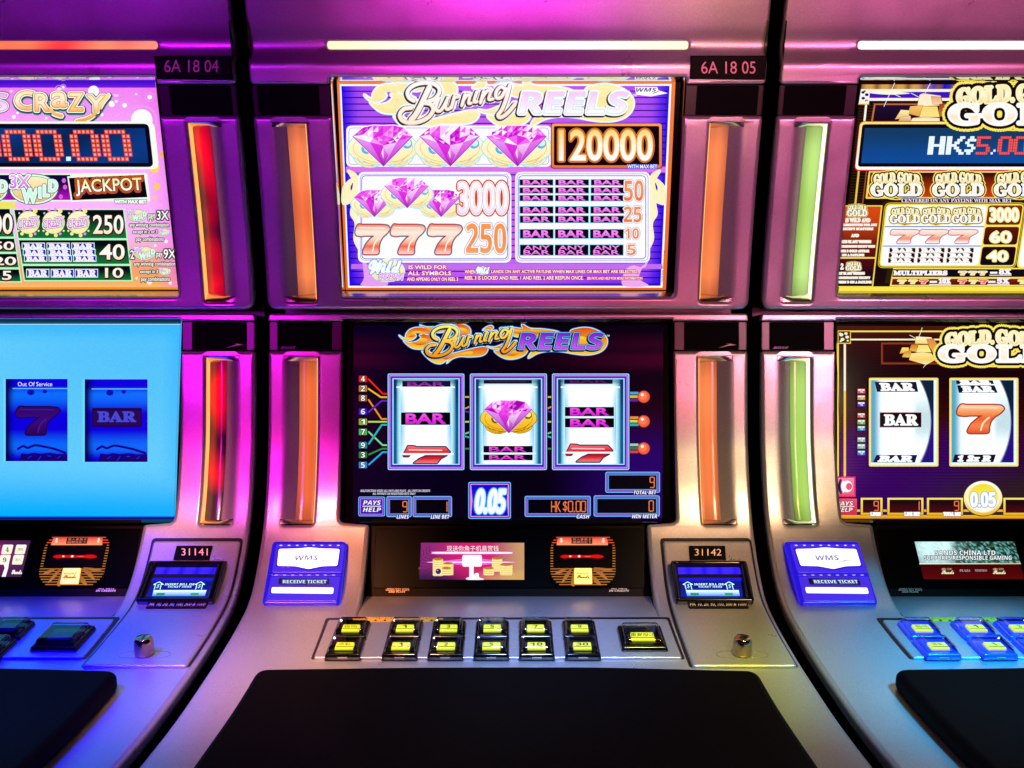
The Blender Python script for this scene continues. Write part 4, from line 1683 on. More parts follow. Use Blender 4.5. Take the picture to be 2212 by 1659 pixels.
skew(g, XC, 380)
g.begin('backdrop').grid([(-1690, 384), (1332, 384), (1332, 2162), (-1690, 2162)], 16, 24, pinkbg)
g.rect(-1690, 384, 1326, 440, ('#1c10d0', '#7a18e0'))
g.rect(-1690, 2146, 1332, 2166, '#f09028')
g.end()
g.xf = None
for x, y, r_, c in ((800, 470, 47, '#ffffff'), (1280, 520, 20, '#ffffff'), (1065, 590, 20, '#ffffff'), (955, 580, 26, '#ffffff'), (540, 436, 13, '#ffffff'), (505, 455, 18, '#ffe8ff'),
                    (872, 672, 13, '#ffffff'), (118, 690, 16, '#ffffff'), (150, 655, 11, '#ffffff'), (394, 700, 11, '#ffffff'), (993, 556, 13, '#ffffff'), (1165, 494, 8, '#ffffff'),
                    (1212, 715, 92, '#ffffff'), (1322, 1130, 40, '#ffd860'), (1385, 1012, 21, '#ffb040'), (1342, 1284, 27, '#ffd050'), (1322, 1378, 16, '#ffd060'), (96, 470, 9, '#ffffff'),
                    (1220, 1080, 0, '#ffffff'), (1420, 1755, 16, '#fff0ff'), (1326, 1790, 12, '#fff0ff'), (1168, 2068, 12, '#fff0e0'), (1455, 2110, 14, '#fff0e0'), (1278, 2105, 20, '#fff0e0')):
    if r_:
        g.begin('bubble')
        if r_ < 30 and y < 700:
            g.ring(x, y, r_ * 2.0, r_ * 2.0, 5, '#f0a0ff', 20)
        g.ell(x, y, r_, r_, c, 22)
        g.end()
g.begin('bubble_halo').ring(1212, 715, 130, 125, 12, '#f4a0fa')
g.end()
# title
OUT = [(56, '#2c8870', 3, 8), (46, '#3a1060', 2, 4), (32, '#f4fff4'), (12, '#e87020')]
FILL = ('#fff0b0', '#fff8e0', '#ffb848')
g.begin('title_lettering')
strokes = [([(430, 615), (460, 660), (525, 682)], 30), ([(925, 505), (880, 560), (830, 640), (760, 700), (655, 728)], 30)]
for o_ in OUT:
    ox, oy = (o_[2], o_[3]) if len(o_) > 2 else (0, 0)
    for q, w_ in strokes:
        g.line([(x + ox, y + oy) for x, y in crom(q, 5, False)], w_ + o_[0] - 12, o_[1])
for t, b, st_ in (('S', (-90, 490, 62, 640), 'bold'), ('C', (128, 468, 300, 630), 'heavy'), ('R', (300, 490, 425, 640), 'heavy'), ('a', (440, 478, 575, 610), 'heavy'), ('Z', (585, 486, 712, 640), 'heavy'), ('Y', (742, 505, 900, 650), 'heavy')):
    o2 = [(44, '#5a2a80'), (30, '#e8ffe8'), (10, '#d050d0')] if t == 'S' else OUT
    g.text(t, *b, ('#ffb0ff', '#ffe8ff') if t == 'S' else FILL, st_, o2, 4)
for q, w_ in strokes:
    g.line(crom(q, 5, False), w_, lambda x, y: lerp3(hexc('#ffe49a'), hexc('#f8a030'), (y - 560) / 160))
g.text('TM', 968, 498, 1010, 516, '#ffffff', 'bold', res=2)
g.end()
# jackpot meter
skew(g, XC, 735)
g.begin('jackpot_meter').rect(-1650, 728, 1318, 1136, '#ffffff', 60)
g.rect(-1650, 728, 1318, 1136, '#f8fff0', 60)
g.rect(-1630, 748, 1270, 1118, '#05061c', 44)
g.grid([(-1600, 786), (1232, 786), (1232, 1084), (-1600, 1084)], 14, 4, lambda x, y: lerp3(hexc('#06224e'), hexc('#083a86'), .5 + .5 * math.sin(x * .004 + y * .01)))
g.end()
g.xf = None
ZERO = ['.#####.', '##...##', '##...##', '##...##', '##...##', '##...##', '.#####.']
g.begin('meter_digits')
for dx_ in (-530, -265, 0, 318, 586):
    q = [(266 + dx_, 798), (518 + dx_, 798), (556 + dx_, 1070), (304 + dx_, 1070)]
    g.dots(ZERO, q, '#e02c20', .92)
    g.dots(ZERO, q, '#ff7a5a', .70)
    g.dots(ZERO, q, '#ffc8b0', .30)
g.rect(566, 1030, 606, 1066, '#d8fff8')
g.end()
# jackpot strip
skew(g, XC, 1190)
g.begin('jackpot_strip').rect(-1650, 1172, 1260, 1412, '#e8ffe0')
g.grid([(-1650, 1186), (600, 1186), (600, 1400), (-1650, 1400)], 10, 4, lambda x, y: lerp3(hexc('#0a0838'), hexc('#b010c0'), sm(1260, 1400, y)))
g.end()
g.xf = None


def wild(g, cx, cy, s, full=True):
    g.begin('wild_emblem')
    g.ell(cx, cy, 212 * s, 134 * s, '#1c5a40')
    g.ell(cx, cy, 204 * s, 127 * s, '#e8fff0')
    g.ell(cx, cy, 188 * s, 112 * s, '#48b078')
    g.ell(cx, cy, 182 * s, 107 * s, ('#fff4c0', '#f4c078'))
    o_ = [(30 * s, '#1c3048'), (20 * s, '#f0fff8')]
    g.text('3X', cx - 205 * s, cy - 122 * s, cx - 30 * s, cy - 5 * s, ('#f8b0ff', '#d060e8'), 'heavy', o_, 3)
    g.text('W', cx - 100 * s, cy - 5 * s, cx + 30 * s, cy + 118 * s, '#c8ffe8', 'heavy', o_, 3)
    g.text('I', cx + 45 * s, cy - 15 * s, cx + 62 * s, cy + 75 * s, '#c8ffe8', 'heavy', o_, 3)
    g.text('L', cx + 82 * s, cy - 35 * s, cx + 128 * s, cy + 62 * s, '#c8ffe8', 'heavy', o_, 3)
    g.text('D', cx + 130 * s, cy - 78 * s, cx + 200 * s, cy + 20 * s, '#c8ffe8', 'heavy', o_, 3)
    g.end()


wild(g, 290, 1308, 1.0)
wild(g, -140, 1312, 1.0)
g.begin('jackpot_sign')
q = [(574, 1198), (1242, 1170), (1276, 1388), (608, 1416)]
g.poly(q, '#f0fff0')
g.poly([(588, 1212), (1230, 1184), (1260, 1376), (620, 1402)], '#07020c')
g.text('JACKPOT', 0, 0, 1, 1, ('#ffe88a', '#fffbe0', '#ffffff'), 'heavy', [(44, '#e85a20'), (32, '#2a0804'), (24, '#f07030'), (14, '#2a0804')], 4, quad=[(640, 1226), (1208, 1206), (1222, 1350), (652, 1370)])
g.text('WITH MAX BET', 980, 1400, 1252, 1430, '#f4fff0', 'heavy', [(14, '#20303a'), (6, '#e8fff0')], 2)
g.end()
for x, y in ((546, 1234), (556, 1290), (520, 1372)):
    g.begin('bubble').ell(x, y, 18, 20, '#e860e0', 16)
    g.end()

# pay table
PALE = '#b8ffc8'


def paybox(y0, y1, xa, xb):
    skew(g, XC, 1480)
    g.begin('pay_row').rect(xa, y0, xb, y1, PALE)
    g.grid([(xa + 10, y0 + 9), (xb - 10, y0 + 9), (xb - 10, y1 - 9), (xa + 10, y1 - 9)], 2, 5, lambda x, y: lerp3(hexc('#02080c'), hexc('#0c7038'), sm(y0 + 40, y1, y)))
    g.end()
    g.xf = None


for y0, y1 in ((1476, 1735), (1735, 1955), (1955, 2094)):
    paybox(y0, y1, 112, 1062)
for y0, y1 in ((1468, 1722), (1722, 1852), (1852, 1985), (1985, 2104)):
    paybox(y0, y1, -1000, 92)
g.begin('pay_row').rect(-1600, 1418, 128, 1474, '#f0e860')
g.end()
WH = ('#fff8e0', '#ffffff', '#ffe8c0')
NO = [(20, '#3a0810', 3, 3)]
g.begin('pay_figures')
g.text('250', 795, 1528, 1056, 1692, WH, 'heavy', NO, 4)
g.text('40', 850, 1778, 1066, 1912, WH, 'heavy', NO, 4)
g.text('10', 898, 1980, 1055, 2066, WH, 'heavy', NO, 4)
g.text('00', -70, 1515, 108, 1692, WH, 'heavy', NO, 4)
g.text('50', -60, 1755, 120, 1828, WH, 'heavy', NO, 4)
g.text('20', -60, 1885, 138, 1958, WH, 'heavy', NO, 4)
g.text('5', 18, 2006, 98, 2084, WH, 'heavy', NO, 4)
g.end()
for x in (244, 458, 670):
    g.begin('ball_symbol').ell(x, 1592, 96, 98, '#e8f0a0')
    g.ell(x, 1592, 88, 90, ('#fff8d8', '#fff0a8'))
    for a, r_, c in ((-60, 20, '#ffe890'), (-82, 12, '#c8a0ff'), (-110, 14, '#ff90f0'), (120, 15, '#fff0a0'), (80, 17, '#ffe890'), (60, 12, '#e090ff'), (-135, 9, '#d0b0ff'), (40, 9, '#ffe890'), (140, 9, '#ffe890')):
        g.ell(x + 112 * math.cos(R(a)), 1592 + 112 * math.sin(R(a)), r_, r_, c, 14)
    g.text('CRaZY', 0, 0, 1, 1, ('#ff90f0', '#d850e0'), 'heavy', [(20, '#4a2a80'), (13, '#f0ffe8')], 3, quad=[(x - 92, 1575), (x + 88, 1540), (x + 88, 1620), (x - 92, 1650)])
    g.end()
for y, xs_, h_ in ((1772, (192, 404, 616), 42), (1826, (202, 413, 624), 42), (1880, (212, 422, 632), 42), (1996, (230, 440, 646), 60)):
    for x in xs_:
        g.begin('bar_symbol').rect(x - 6, y - 7, x + 192, y + h_ + 7, '#e8fff0')
        g.rect(x, y, x + 186, y + h_, '#2018b8')
        g.text('BAR', x + 14, y + 5, x + 172, y + h_ - 4, '#f8f0ff', 'serif', [(8, '#f8f0ff')], 3)
        g.end()
# rule text
kw = dict(st='heavy', outl=[(13, '#5a4a28')], res=2)
g.begin('rule_lettering')
g.text('pays', 1268, 1520, 1330, 1578, '#ffffff', **kw)
g.text('3X', 1340, 1492, 1442, 1570, '#ffffff', 'heavy', [(20, '#3a3028')], 3)
g.text('any winning combination', 1106, 1595, 1444, 1638, '#ffffff', **kw)
g.text('except in 2 or 3', 1134, 1656, 1346, 1696, '#ffffff', **kw)
g.text('pay combinations', 1164, 1716, 1400, 1762, '#ffffff', **kw)
g.text('2', 1114, 1830, 1148, 1904, '#ffffff', 'heavy', [(18, '#3a3028')], 3)
g.text('pay', 1336, 1850, 1388, 1902, '#ffffff', **kw)
g.text('9X', 1398, 1820, 1504, 1902, '#ffffff', 'heavy', [(20, '#3a3028')], 3)
g.text('any winning combination', 1146, 1928, 1498, 1972, '#ffffff', **kw)
g.text('except in 3', 1198, 1996, 1350, 2036, '#ffffff', **kw)
g.text('pay combinations', 1206, 2058, 1452, 2104, '#ffffff', **kw)
g.end()
wild(g, 1172, 1532, .40)
wild(g, 1404, 1676, .22)
wild(g, 1236, 1856, .44)
wild(g, 1410, 2012, .24)

# =========================================================== left machine, lower screen: out of service
g = G(SCR_L, LEF, LL, (0, 740))
g.begin('backdrop').grid([(-1600, 1075), (1556, 1075), (1500, 2812), (-1600, 2812)], 20, 30, lambda x, y: lerp3(
    lerp3(hexc('#54c4fc'), hexc('#68d0ff'), .5 + .5 * math.sin(x * .0011) * math.cos(y * .0023)), hexc('#04b0ff'), max(sm(2300, 2760, y), .6 * sm(1300, 1137, y), .5 * sm(1380, 1540, x))))
g.rect(-1600, 1072, 1550, 1126, ('#1038f0', '#0448ff', '#0018c0'))
g.rect(-1600, 1128, 1544, 1137, '#f0ffff')
g.rect(-1600, 2778, 1500, 2800, '#0420d8')
g.end()
g.org = (0, 1340)


def oos_reel(x0, x1, y0, y1):
    g.begin('reel').rect(x0 - 18, y0 - 4, x1 + 4, y1 + 6, '#70dcff')
    g.grid([(x0, y0), (x1, y0), (x1, y1), (x0, y1)], 30, 34, lambda x, y: lerp3(
        lerp3(hexc('#0a00e0'), hexc('#0a6cff'), sm(60, 130, y - y0) * (1 - sm(130, 300, y - y0)) + .9 * sm(430, 580, y - y0) * (1 - sm(590, 680, y - y0))),
        hexc('#06005a'), 1 - sm(10, 75 + 40 * ((y - y0 - 350) / 350) ** 2, x - x0)))
    g.rect(x0 + 60, y0 + 78, x1, y0 + 88, '#58b4ff')
    q = crom([(x0 + 105, y0 + 600), (x0 + 150, y0 + 575), (x0 + 190, y0 + 590), (x0 + 250, y0 + 568), (x0 + 330, y0 + 580), (x0 + 420, y0 + 600), (x1 - 20, y0 + 632)], 4, False)
    g.line(q, 20, '#0a008a')
    g.poly([(x0 + 118, y1 - 4), (x0 + 132, y0 + 634), (x0 + 190, y0 + 642), (x0 + 240, y0 + 630), (x0 + 300, y0 + 640), (x0 + 380, y0 + 630), (x0 + 440, y0 + 642), (x1 - 4, y0 + 640), (x1 - 4, y1 - 4)], ('#0c0098', '#180058'))
    for i_ in range(9):
        xx = x0 + 150 + i_ * 42
        g.line([(xx, y1 - 8 - 20 * (i_ % 3)), (xx + 26, y0 + 652 + 10 * (i_ % 2))], 9, '#0a2ad8' if i_ % 2 else '#240060')
    for dx_, dy_, r_ in ((215, 115, 32), (335, 108, 20), (470, 40, 12), (330, 60, 10), (60, 650, 12)):
        g.ell(x0 + dx_, y0 + dy_, r_, r_ * .8, '#0a10b0', 16)
    g.end()


oos_reel(48, 578, 275, 980)
oos_reel(724, 1262, 278, 986)
g.begin('seven_symbol')
seven(g, 132, 508, 1.21, .94, ('#2c0868', '#3c0878', '#2a0450'), [(18, '#180038')], '#3c1890')
g.end()
g.begin('bar_symbol').rect(788, 524, 1212, 686, '#1c0038')
g.rect(796, 540, 1204, 676, '#280850')
g.text('BAR', 836, 556, 1160, 640, '#4448d8', 'serif', [(10, '#4448d8')], 3)
g.end()
g.begin('service_lettering').text('Out Of Service', 152, 302, 446, 338, '#f0f4ff', 'sans', res=3)
g.end()

# =========================================================== right machine, upper screen
UR, LR = SCRN[1]
g = G(SCR_U, RIG, UR, (2958, 140))
XC = -2198
skew(g, XC, 410)
g.begin('backdrop').grid([(818, 408), (3800, 408), (3800, 2184), (818, 2184)], 20, 20, lambda x, y: lerp3(hexc('#0a0406'), hexc('#1c0a04'), .5 + .5 * math.sin(y * .009)))
for i in range(70):
    y = 590 + i * 24
    g.rect(820, y, 960, y + 5, '#4a2a08')
g.grid([(824, 412), (2600, 412), (2600, 455), (824, 455)], 40, 3, lambda x, y: lerp3(hexc('#d8a050'), hexc('#1414c0'), sm(1250, 1500, x) * (1 - sm(1560, 1700, x))) if int(x / 45) % 3 else hexc('#8a5a30'))
g.rect(824, 452, 2600, 476, '#fff4d8')
g.rect(900, 478, 2600, 532, ('#2a10c8', '#5010b8'))
g.rect(900, 528, 2600, 552, '#fff8e8')
g.rect(818, 2140, 3800, 2184, '#ffe850')
g.end()
g.xf = None
g.begin('corner_ornament').poly([(818, 452), (896, 452), (886, 580), (798, 580)], '#f8f4f0')
for x, y, r_ in ((835, 480, 14), (868, 500, 16), (838, 530, 15), (866, 552, 13), (850, 470, 9)):
    g.ell(x, y, r_, r_ * .8, '#1a1040', 12)
for x, y in ((812, 566), (868, 560)):
    g.ell(x, y, 10, 10, '#fff0c0', 10)
g.line([(798, 580), (886, 580)], 8, '#f0c850')
g.end()
g.begin('gold_rails').line([(862, 590), (848, 725)], 18, '#fff8e0')
for q, w_, c in (([(935, 590), (912, 725)], 14, '#c87040'), ([(935, 580), (1700, 580)], 16, '#c06a40'), ([(920, 575), (1700, 575)], 5, '#7a3020'),
                 ([(745, 920), (610, 2140)], 9, '#f8e050'), ([(800, 1148), (768, 1450)], 16, '#f0c840'), ([(865, 1158), (830, 1450)], 10, '#a05028'), ([(890, 1160), (2700, 1160)], 12, '#f8e080')):
    g.line(q, w_, c)
g.poly([(946, 590), (1640, 590), (1600, 722), (940, 722)], ('#1a0a30', '#0a0418'))
g.end()
g.begin('flare')
g.shape([(880, 482), (1050, 470), (1240, 488), (1050, 500)], '#fffbe0', n=4)
for q in ([(1105, 402), (1015, 600)], [(1410, 405), (1360, 500)], [(1090, 490), (1155, 520)], [(1245, 485), (1330, 530)]):
    g.line(q, 5, '#ffffff')
g.end()


def gold_bars(g, bars):
    g.begin('gold_bars')
    for q, cs in bars:
        g.out(q, 5, '#8a4a10')
        g.poly(q, cs)
    g.end()


gold_bars(g, [([(1320, 500), (1350, 488), (1500, 510), (1520, 590), (1300, 600)], ('#ffe8c8', '#fff4d0')),
              ([(1420, 515), (1500, 520), (1515, 585), (1430, 580)], ('#f0a080', '#ffd8a0')),
              ([(1490, 580), (1570, 580), (1560, 660), (1480, 690)], ('#a04020', '#d07030')),
              ([(1240, 600), (1350, 590), (1330, 690), (1220, 660)], ('#f8c870', '#e8a040')),
              ([(1345, 600), (1470, 600), (1490, 690), (1320, 690)], ('#ffd870', '#ffe890')),
              ([(1160, 630), (1235, 635), (1225, 690), (1110, 710)], ('#fff0b0', '#f0c060')),
              ([(1150, 695), (1240, 680), (1250, 725), (1140, 728)], ('#f4d8c0', '#e0a060')),
              ([(1260, 700), (1370, 690), (1490, 700), (1490, 726), (1245, 726)], ('#f8d898', '#fff8e0'))])


def gold_logo(g, x0, y0, x1, y1, small=False, wave=True):
    w_, h_ = x1 - x0, y1 - y0
    k = w_ / 430
    g.begin('gold_lettering')
    g.ell((x0 + x1) / 2, y0 + h_ * .55, w_ * .42, h_ * .60, '#ffe860')
    g.ell((x0 + x1) / 2, y0 + h_ * .55, w_ * .40, h_ * .565, '#8a2c08')
    big = ('#fff8d8', '#ffffff', '#ffe8c0', '#ffffff')
    top = ('#fff0a0', '#fffbe8', '#f4c850')
    L = [('GOLD.', x0 + w_ * .07, x0 + w_ * .50, y0 + h_ * .10, y0 - h_ * .02), ('GOLD.', x0 + w_ * .53, x1 - w_ * .03, y0 - h_ * .02, y0 + h_ * .12)]
    Q_ = [[(a, ya), (b, yb), (b, y0 + h_ * .42 + (yb - y0) * .6), (a, y0 + h_ * .42 + (ya - y0) * .6)] for _, a, b, ya, yb in L]
    big_q = (x0 + w_ * .01, y0 + h_ * .48, x1 - w_ * .01, y0 + h_ * .97)
    for ow, c in ((52 * k, '#ffe860'), (34 * k, '#140802')):
        for (t, *_), q in zip(L, Q_):
            g.text(t, 0, 0, 1, 1, c, 'serif', [(ow, c)], 3, quad=q)
        g.text('GOLD', *big_q, c, 'serif', [(ow, c)], 3)
    for (t, *_), q in zip(L, Q_):
        g.text(t, 0, 0, 1, 1, top, 'serif', [(12 * k, '#fff4c0')], 3, quad=q)
    g.text('GOLD', *big_q, big, 'serif', [(15 * k, '#ffffff')], 3)
    g.end()


g.begin('jackpot_strip').poly([(890, 1170), (3000, 1170), (2980, 1380), (865, 1380)], ('#0a0204', '#2a0804', '#c83c10'))
g.line([(865, 1382), (3000, 1382)], 14, '#ffe060')
g.line([(890, 1170), (865, 1382)], 14, '#ffe060')
g.end()
# meter with the HK$ amount
skew(g, XC, 730)
g.begin('jackpot_meter').rect(806, 726, 3780, 1152, '#f02010', 44)
g.rect(812, 732, 3774, 1142, ('#ffe870', '#fff8e0', '#ffffff'), 40)
g.rect(832, 752, 3754, 1116, '#04040a', 26)
g.grid([(858, 784), (3720, 784), (3720, 1086), (858, 1086)], 24, 6, lambda x, y: lerp3(hexc('#0a3a62'), hexc('#064a98'), sm(800, 1080, y)))
g.end()
g.xf = None
g.begin('meter_digits')
H_ = ['##..##', '##..##', '##..##', '######', '##..##', '##..##', '##..##']
K_ = ['##...##', '##..##.', '##.##..', '####...', '##.##..', '##..##.', '##...##']
D_ = ['..##.', '.####', '##...', '.###.', '...##', '####.', '.##..']
F_ = ['#######', '##.....', '##.....', '######.', '.....##', '.....##', '######.']
C_ = ['..', '..', '..', '..', '..', '.#', '#.']


def led(rows, x0, x1, c, halo=None):
    q = [(x0 + 18, 855), (x1 + 18, 855), (x1, 1012), (x0, 1012)]
    if halo:
        g.dots(rows, q, halo, 1.0)
    g.dots(rows, q, c, .86)


led(H_, 1384, 1528, '#f8ffff', '#c8f0ff')
led(K_, 1540, 1694, '#f8ffff', '#c8f0ff')
led(D_, 1698, 1790, '#f0ffff', '#c0f0ff')
led(F_, 1796, 1914, '#ff5a50', '#8a1820')
led(C_, 1924, 1966, '#f8ffff')
for x in (1978, 2110, 2300, 2440):
    led(ZERO, x, x + 128, '#ff5a50', '#8a1820')
g.end()
gold_logo(g, 1565, 420, 2680, 760)
for i in range(4):
    gold_logo(g, 900 + i * 528, 1165, 1342 + i * 528, 1370)
g.begin('strip_lettering').text('CENTERED ON ANY PAYLINE WITH MAX BET', 1165, 1388, 2108, 1420, '#fff8f0', 'serif', [(12, '#2a1880')], 2)
g.end()
# red rule box
skew(g, XC, 1450)
g.begin('rule_panel').rect(676, 1446, 1002, 2142, '#f8d850')
g.grid([(676, 1456), (990, 1456), (990, 1888), (676, 1888)], 2, 6, lambda x, y: lerp3(hexc('#d84a10'), hexc('#5a0c08'), sm(1456, 1860, y)))
g.grid([(676, 1902), (990, 1902), (990, 2136), (676, 2136)], 2, 4, lambda x, y: lerp3(hexc('#4a0810'), hexc('#060410'), sm(1902, 2080, y)))
g.end()
g.xf = None
gold_logo(g, 698, 1440, 872, 1540)
gold_logo(g, 688, 1930, 820, 2002)
g.begin('rule_lettering')
for t, x0, y0, x1, y1 in (('IS WILD AND', 680, 1556, 898, 1590), ('SUBSTITUTES FOR ANY', 660, 1604, 955, 1622), ('EXCEPT SCATTERS', 655, 1638, 922, 1656), ('AND', 735, 1692, 800, 1716),
                          ('PAYS 8X ANY WINNING', 645, 1744, 905, 1768), ('COMBINATION EXCEPT WHEN', 640, 1788, 938, 1806), ('2 OR 3 GOLD APPEAR', 636, 1826, 888, 1846), ('ON A PAYLINE', 655, 1862, 845, 1880),
                          ('2', 640, 1944, 668, 1994), ('PAY 9X ANY WINNING', 620, 2016, 850, 2038), ('COMBINATION EXCEPT', 616, 2056, 895, 2074), ('WHEN 3 ON A PAYLINE', 612, 2092, 908, 2112)):
    g.text(t, x0, y0, x1, y1, '#fff8f0', 'serif', [(6, '#fff0e0')], 2)
g.end()
# pay table
skew(g, XC, 1425)
g.begin('pay_panel').rect(1022, 1422, 2230, 1982, '#e8c030', 50)
g.rect(1028, 1428, 2224, 1976, '#3a2a08', 46)
g.rect(1034, 1434, 2218, 1970, '#ffe860', 42)
g.rect(1046, 1446, 1900, 1958, '#ffffff', 34)
for y in (1628, 1794):
    g.rect(1046, y - 4, 1900, y + 4, '#3070c8')
for y0, y1, c in ((1446, 1612, ('#8a3010', '#7a2008')), (1630, 1782, ('#5a1408', '#3a0a06')), (1800, 1958, ('#20040a', '#040614'))):
    g.rect(1912, y0, 2206, y1, c, 24)
g.rect(2236, 1422, 3300, 1982, '#ffe860', 40)
g.rect(2248, 1440, 3290, 1968, '#ffffff', 34)
g.end()
g.xf = None
for x in (1064, 1330, 1592):
    gold_logo(g, x, 1466, x + 262, 1600)
for i, x in enumerate((1068, 1316, 1566)):
    g.begin('seven_symbol')
    seven(g, x, 1652, .80, .45, ('#fff0f0', '#ffd8c0', '#f09070', '#ffffff'), [(15, '#6a78d8'), (9, '#e85060')], None)
    g.end()
for j, y in enumerate((1812, 1856, 1900)):
    for i in range(3):
        x = 1064 + i * 249 - j * 6
        g.begin('bar_symbol').rect(x - 2, y - 3, x + 220, y + 37, '#c89028')
        g.rect(x, y, x + 218, y + 34, '#0a0820')
        g.text('BAR', x + 22, y + 3, x + 196, y + 31, '#ffffff', 'serif', [(9, '#ffffff')], 2)
        g.end()
g.begin('pay_figures')
o_ = [(34, '#1a0804'), (20, '#ffe880')]
g.text('3000', 1922, 1468, 2166, 1586, '#ffffff', 'heavy', o_, 3)
g.text('60', 1922, 1668, 2102, 1764, '#ffffff', 'heavy', o_, 3)
g.text('40', 1896, 1836, 2074, 1924, '#ffffff', 'heavy', o_, 3)
g.end()
g.begin('multiplier_panel').poly([(1094, 1980), (2700, 1980), (2690, 2138), (1064, 2138)], '#ffe060')
g.poly([(1092, 1992), (2690, 1992), (2690, 2058), (1086, 2058)], '#060814')
g.poly([(1088, 2074), (2690, 2074), (2690, 2126), (1080, 2126)], ('#7a2010', '#4a0c0a'))
g.text('MULTIPLIERS', 1098, 2006, 1554, 2042, '#fff8ff', 'serif', [(8, '#fff8ff')], 3)
for x, y, t in ((2000, 2000, '8X'), (1484, 2078, '10X'), (1984, 2078, '5X')):
    g.text('=', x - 76, y + 16, x - 18, y + 28, '#ffffff', 'bold', [(5, '#ffffff')], 2)
    g.text(t, x, y - 6, x + 100, y + 34, '#fff4fc', 'serif', [(8, '#fff4fc')], 2)
    g.rect(x - 85, y + 40, x + 105, y + 47, '#f8e8f0')
for x, y, c in ((1650, 2008, '#ffe0a0'), (1736, 2008, '#ffe0a0'), (1820, 2008, '#ffe0a0'), (1130, 2082, '#ffe88a'), (1224, 2082, '#ffe88a'), (1316, 2082, '#ff7060'), (1646, 2082, '#ff7060'), (1740, 2082, '#ffe88a'), (1826, 2082, '#ff7060'), (2160, 2082, '#ffe88a')):
    seven(g, x, y, .25, .13, c, [(8, '#fff8f0')], None)
g.end()

# =========================================================== right machine, lower screen
g = G(SCR_L, RIG, LR, (2958, 740))


def goldbg(x, y):
    c = lerp3(hexc('#180206'), hexc('#3c0606'), .5 + .5 * math.sin(y * .006 + 1.5))
    c = lerp3(c, hexc('#4a1a04'), sm(1300, 1150, y) * .8)
    c = lerp3(c, hexc('#3a0068'), sm(1900, 2250, y) * (1 - sm(1500, 2600, x)) * .9)
    c = lerp3(c, hexc('#30200a'), sm(2250, 2600, y) * sm(1000, 2000, x) * .9)
    return c


g.begin('backdrop').grid([(616, 1150), (3700, 1150), (3700, 2796), (616, 2796)], 24, 40, goldbg)
for i in range(62):
    y = 1180 + i * 26
    g.rect(640, y, 3700, y + 6, lambda x, yy: tuple(q * .55 for q in goldbg(x, yy)))
g.end()
g.begin('gold_rails')
for q, w_, c in (([(622, 1300), (622, 2430)], 14, '#ffd850'), ([(680, 1310), (680, 2430)], 20, '#f8c048'), ([(680, 1310), (680, 1700)], 16, '#fff0e0'), ([(735, 1196), (3600, 1196)], 14, '#ffd860'), ([(735, 1266), (2900, 1266)], 14, '#fff0c8')):
    g.line(q, w_, c)
g.rect(620, 1188, 732, 1302, '#f0c850')
g.rect(626, 1196, 724, 1294, '#3a2008')
for x, y, r_ in ((650, 1225, 18), (690, 1215, 15), (700, 1245, 16), (660, 1265, 17), (645, 1280, 10), (705, 1276, 10), (640, 1215, 10)):
    g.ell(x, y, r_, r_ * .8, '#fff4d8', 12)
g.frame(990, 1292, 2600, 1478, 14, '#8a3814')
g.frame(1004, 1306, 2586, 1464, 6, '#4a1408')
g.end()
gold_bars(g, [([(1290, 1240), (1420, 1248), (1450, 1305), (1280, 1300)], ('#fff8d0', '#ffd860')), ([(1380, 1262), (1440, 1262), (1490, 1340), (1430, 1370), (1400, 1320)], ('#e08840', '#f0b050')),
              ([(1250, 1310), (1310, 1305), (1290, 1370), (1230, 1362)], ('#c87020', '#f0b850')), ([(1310, 1312), (1390, 1312), (1420, 1375), (1290, 1375)], ('#ffe070', '#fff098')),
              ([(1170, 1335), (1225, 1335), (1230, 1375), (1150, 1385)], ('#ffe880', '#f0b030')), ([(1190, 1375), (1245, 1360), (1250, 1420), (1170, 1415)], ('#d88a28', '#f8c860')),
              ([(1245, 1385), (1340, 1375), (1420, 1385), (1455, 1440), (1375, 1482), (1230, 1440)], ('#fff0a0', '#f8c840', '#fff4b8'))])
g.begin('flare').line([(1342, 1165), (1312, 1250)], 5, '#fff8e8')
g.line([(1235, 1228), (1290, 1258)], 5, '#ffe8c0')
g.line([(1380, 1470), (1352, 1505)], 4, '#ffe8c0')
g.end()
gold_logo(g, 1480, 1190, 2420, 1462)
g.org = (2958, 1340)
for y, c in ((380, '#e04858'), (436, '#d88820'), (492, '#5028c8'), (588, '#d85830'), (645, '#70a830'), (698, '#3890c8'), (796, '#78b8a0'), (853, '#90b8a0'), (908, '#3878d8')):
    g.begin('line_marker').rect(782, y - 26, 860, y + 24, '#100608')
    g.rect(788, y - 21, 854, y + 19, c)
    g.rect(794, y - 16, 848, y - 4, '#ffffff')
    g.text('€', 812, y - 12, 834, y + 12, '#181018', 'bold', [(5, '#ffffff')], 2)
    g.end()


def gold_reel(x0, x1):
    g.begin('reel').rect(x0 - 4, 262, x1 + 4, 1028, '#1a0c04', 16)
    g.rect(x0, 266, x1, 1024, ('#ffe070', '#ffd050', '#ffe890'), 14)
    a, b = x0 + 18, x1 - 18
    g.rect(a, 282, b, 1008, '#e8ffff')
    rgt = b - 22
    g.grid([(a, 286), (rgt, 286), (rgt, 990), (a, 990)], 70, 40, lambda x, y: lerp3(
        lerp3(lerp3(hexc('#5aa8c8'), hexc('#f4ffff', 1.2), sm(20, 110, x - a)), hexc('#8ab8c8'), .6 * sm(rgt - 210, rgt - 130, x) * sm(330, 600, y) * (1 - sm(660, 900, y))),
        lerp3(hexc('#0a2038'), hexc('#2a1080'), sm(400, 850, y)), sm(rgt - 70 - 40 * (1 - ((y - 640) / 350) ** 2) * -1 - 60 * ((y - 640) / 350) ** 2, rgt - 50 + 30 * (1 - ((y - 640) / 350) ** 2) - 60 * ((y - 640) / 350) ** 2, x)))
    g.end()


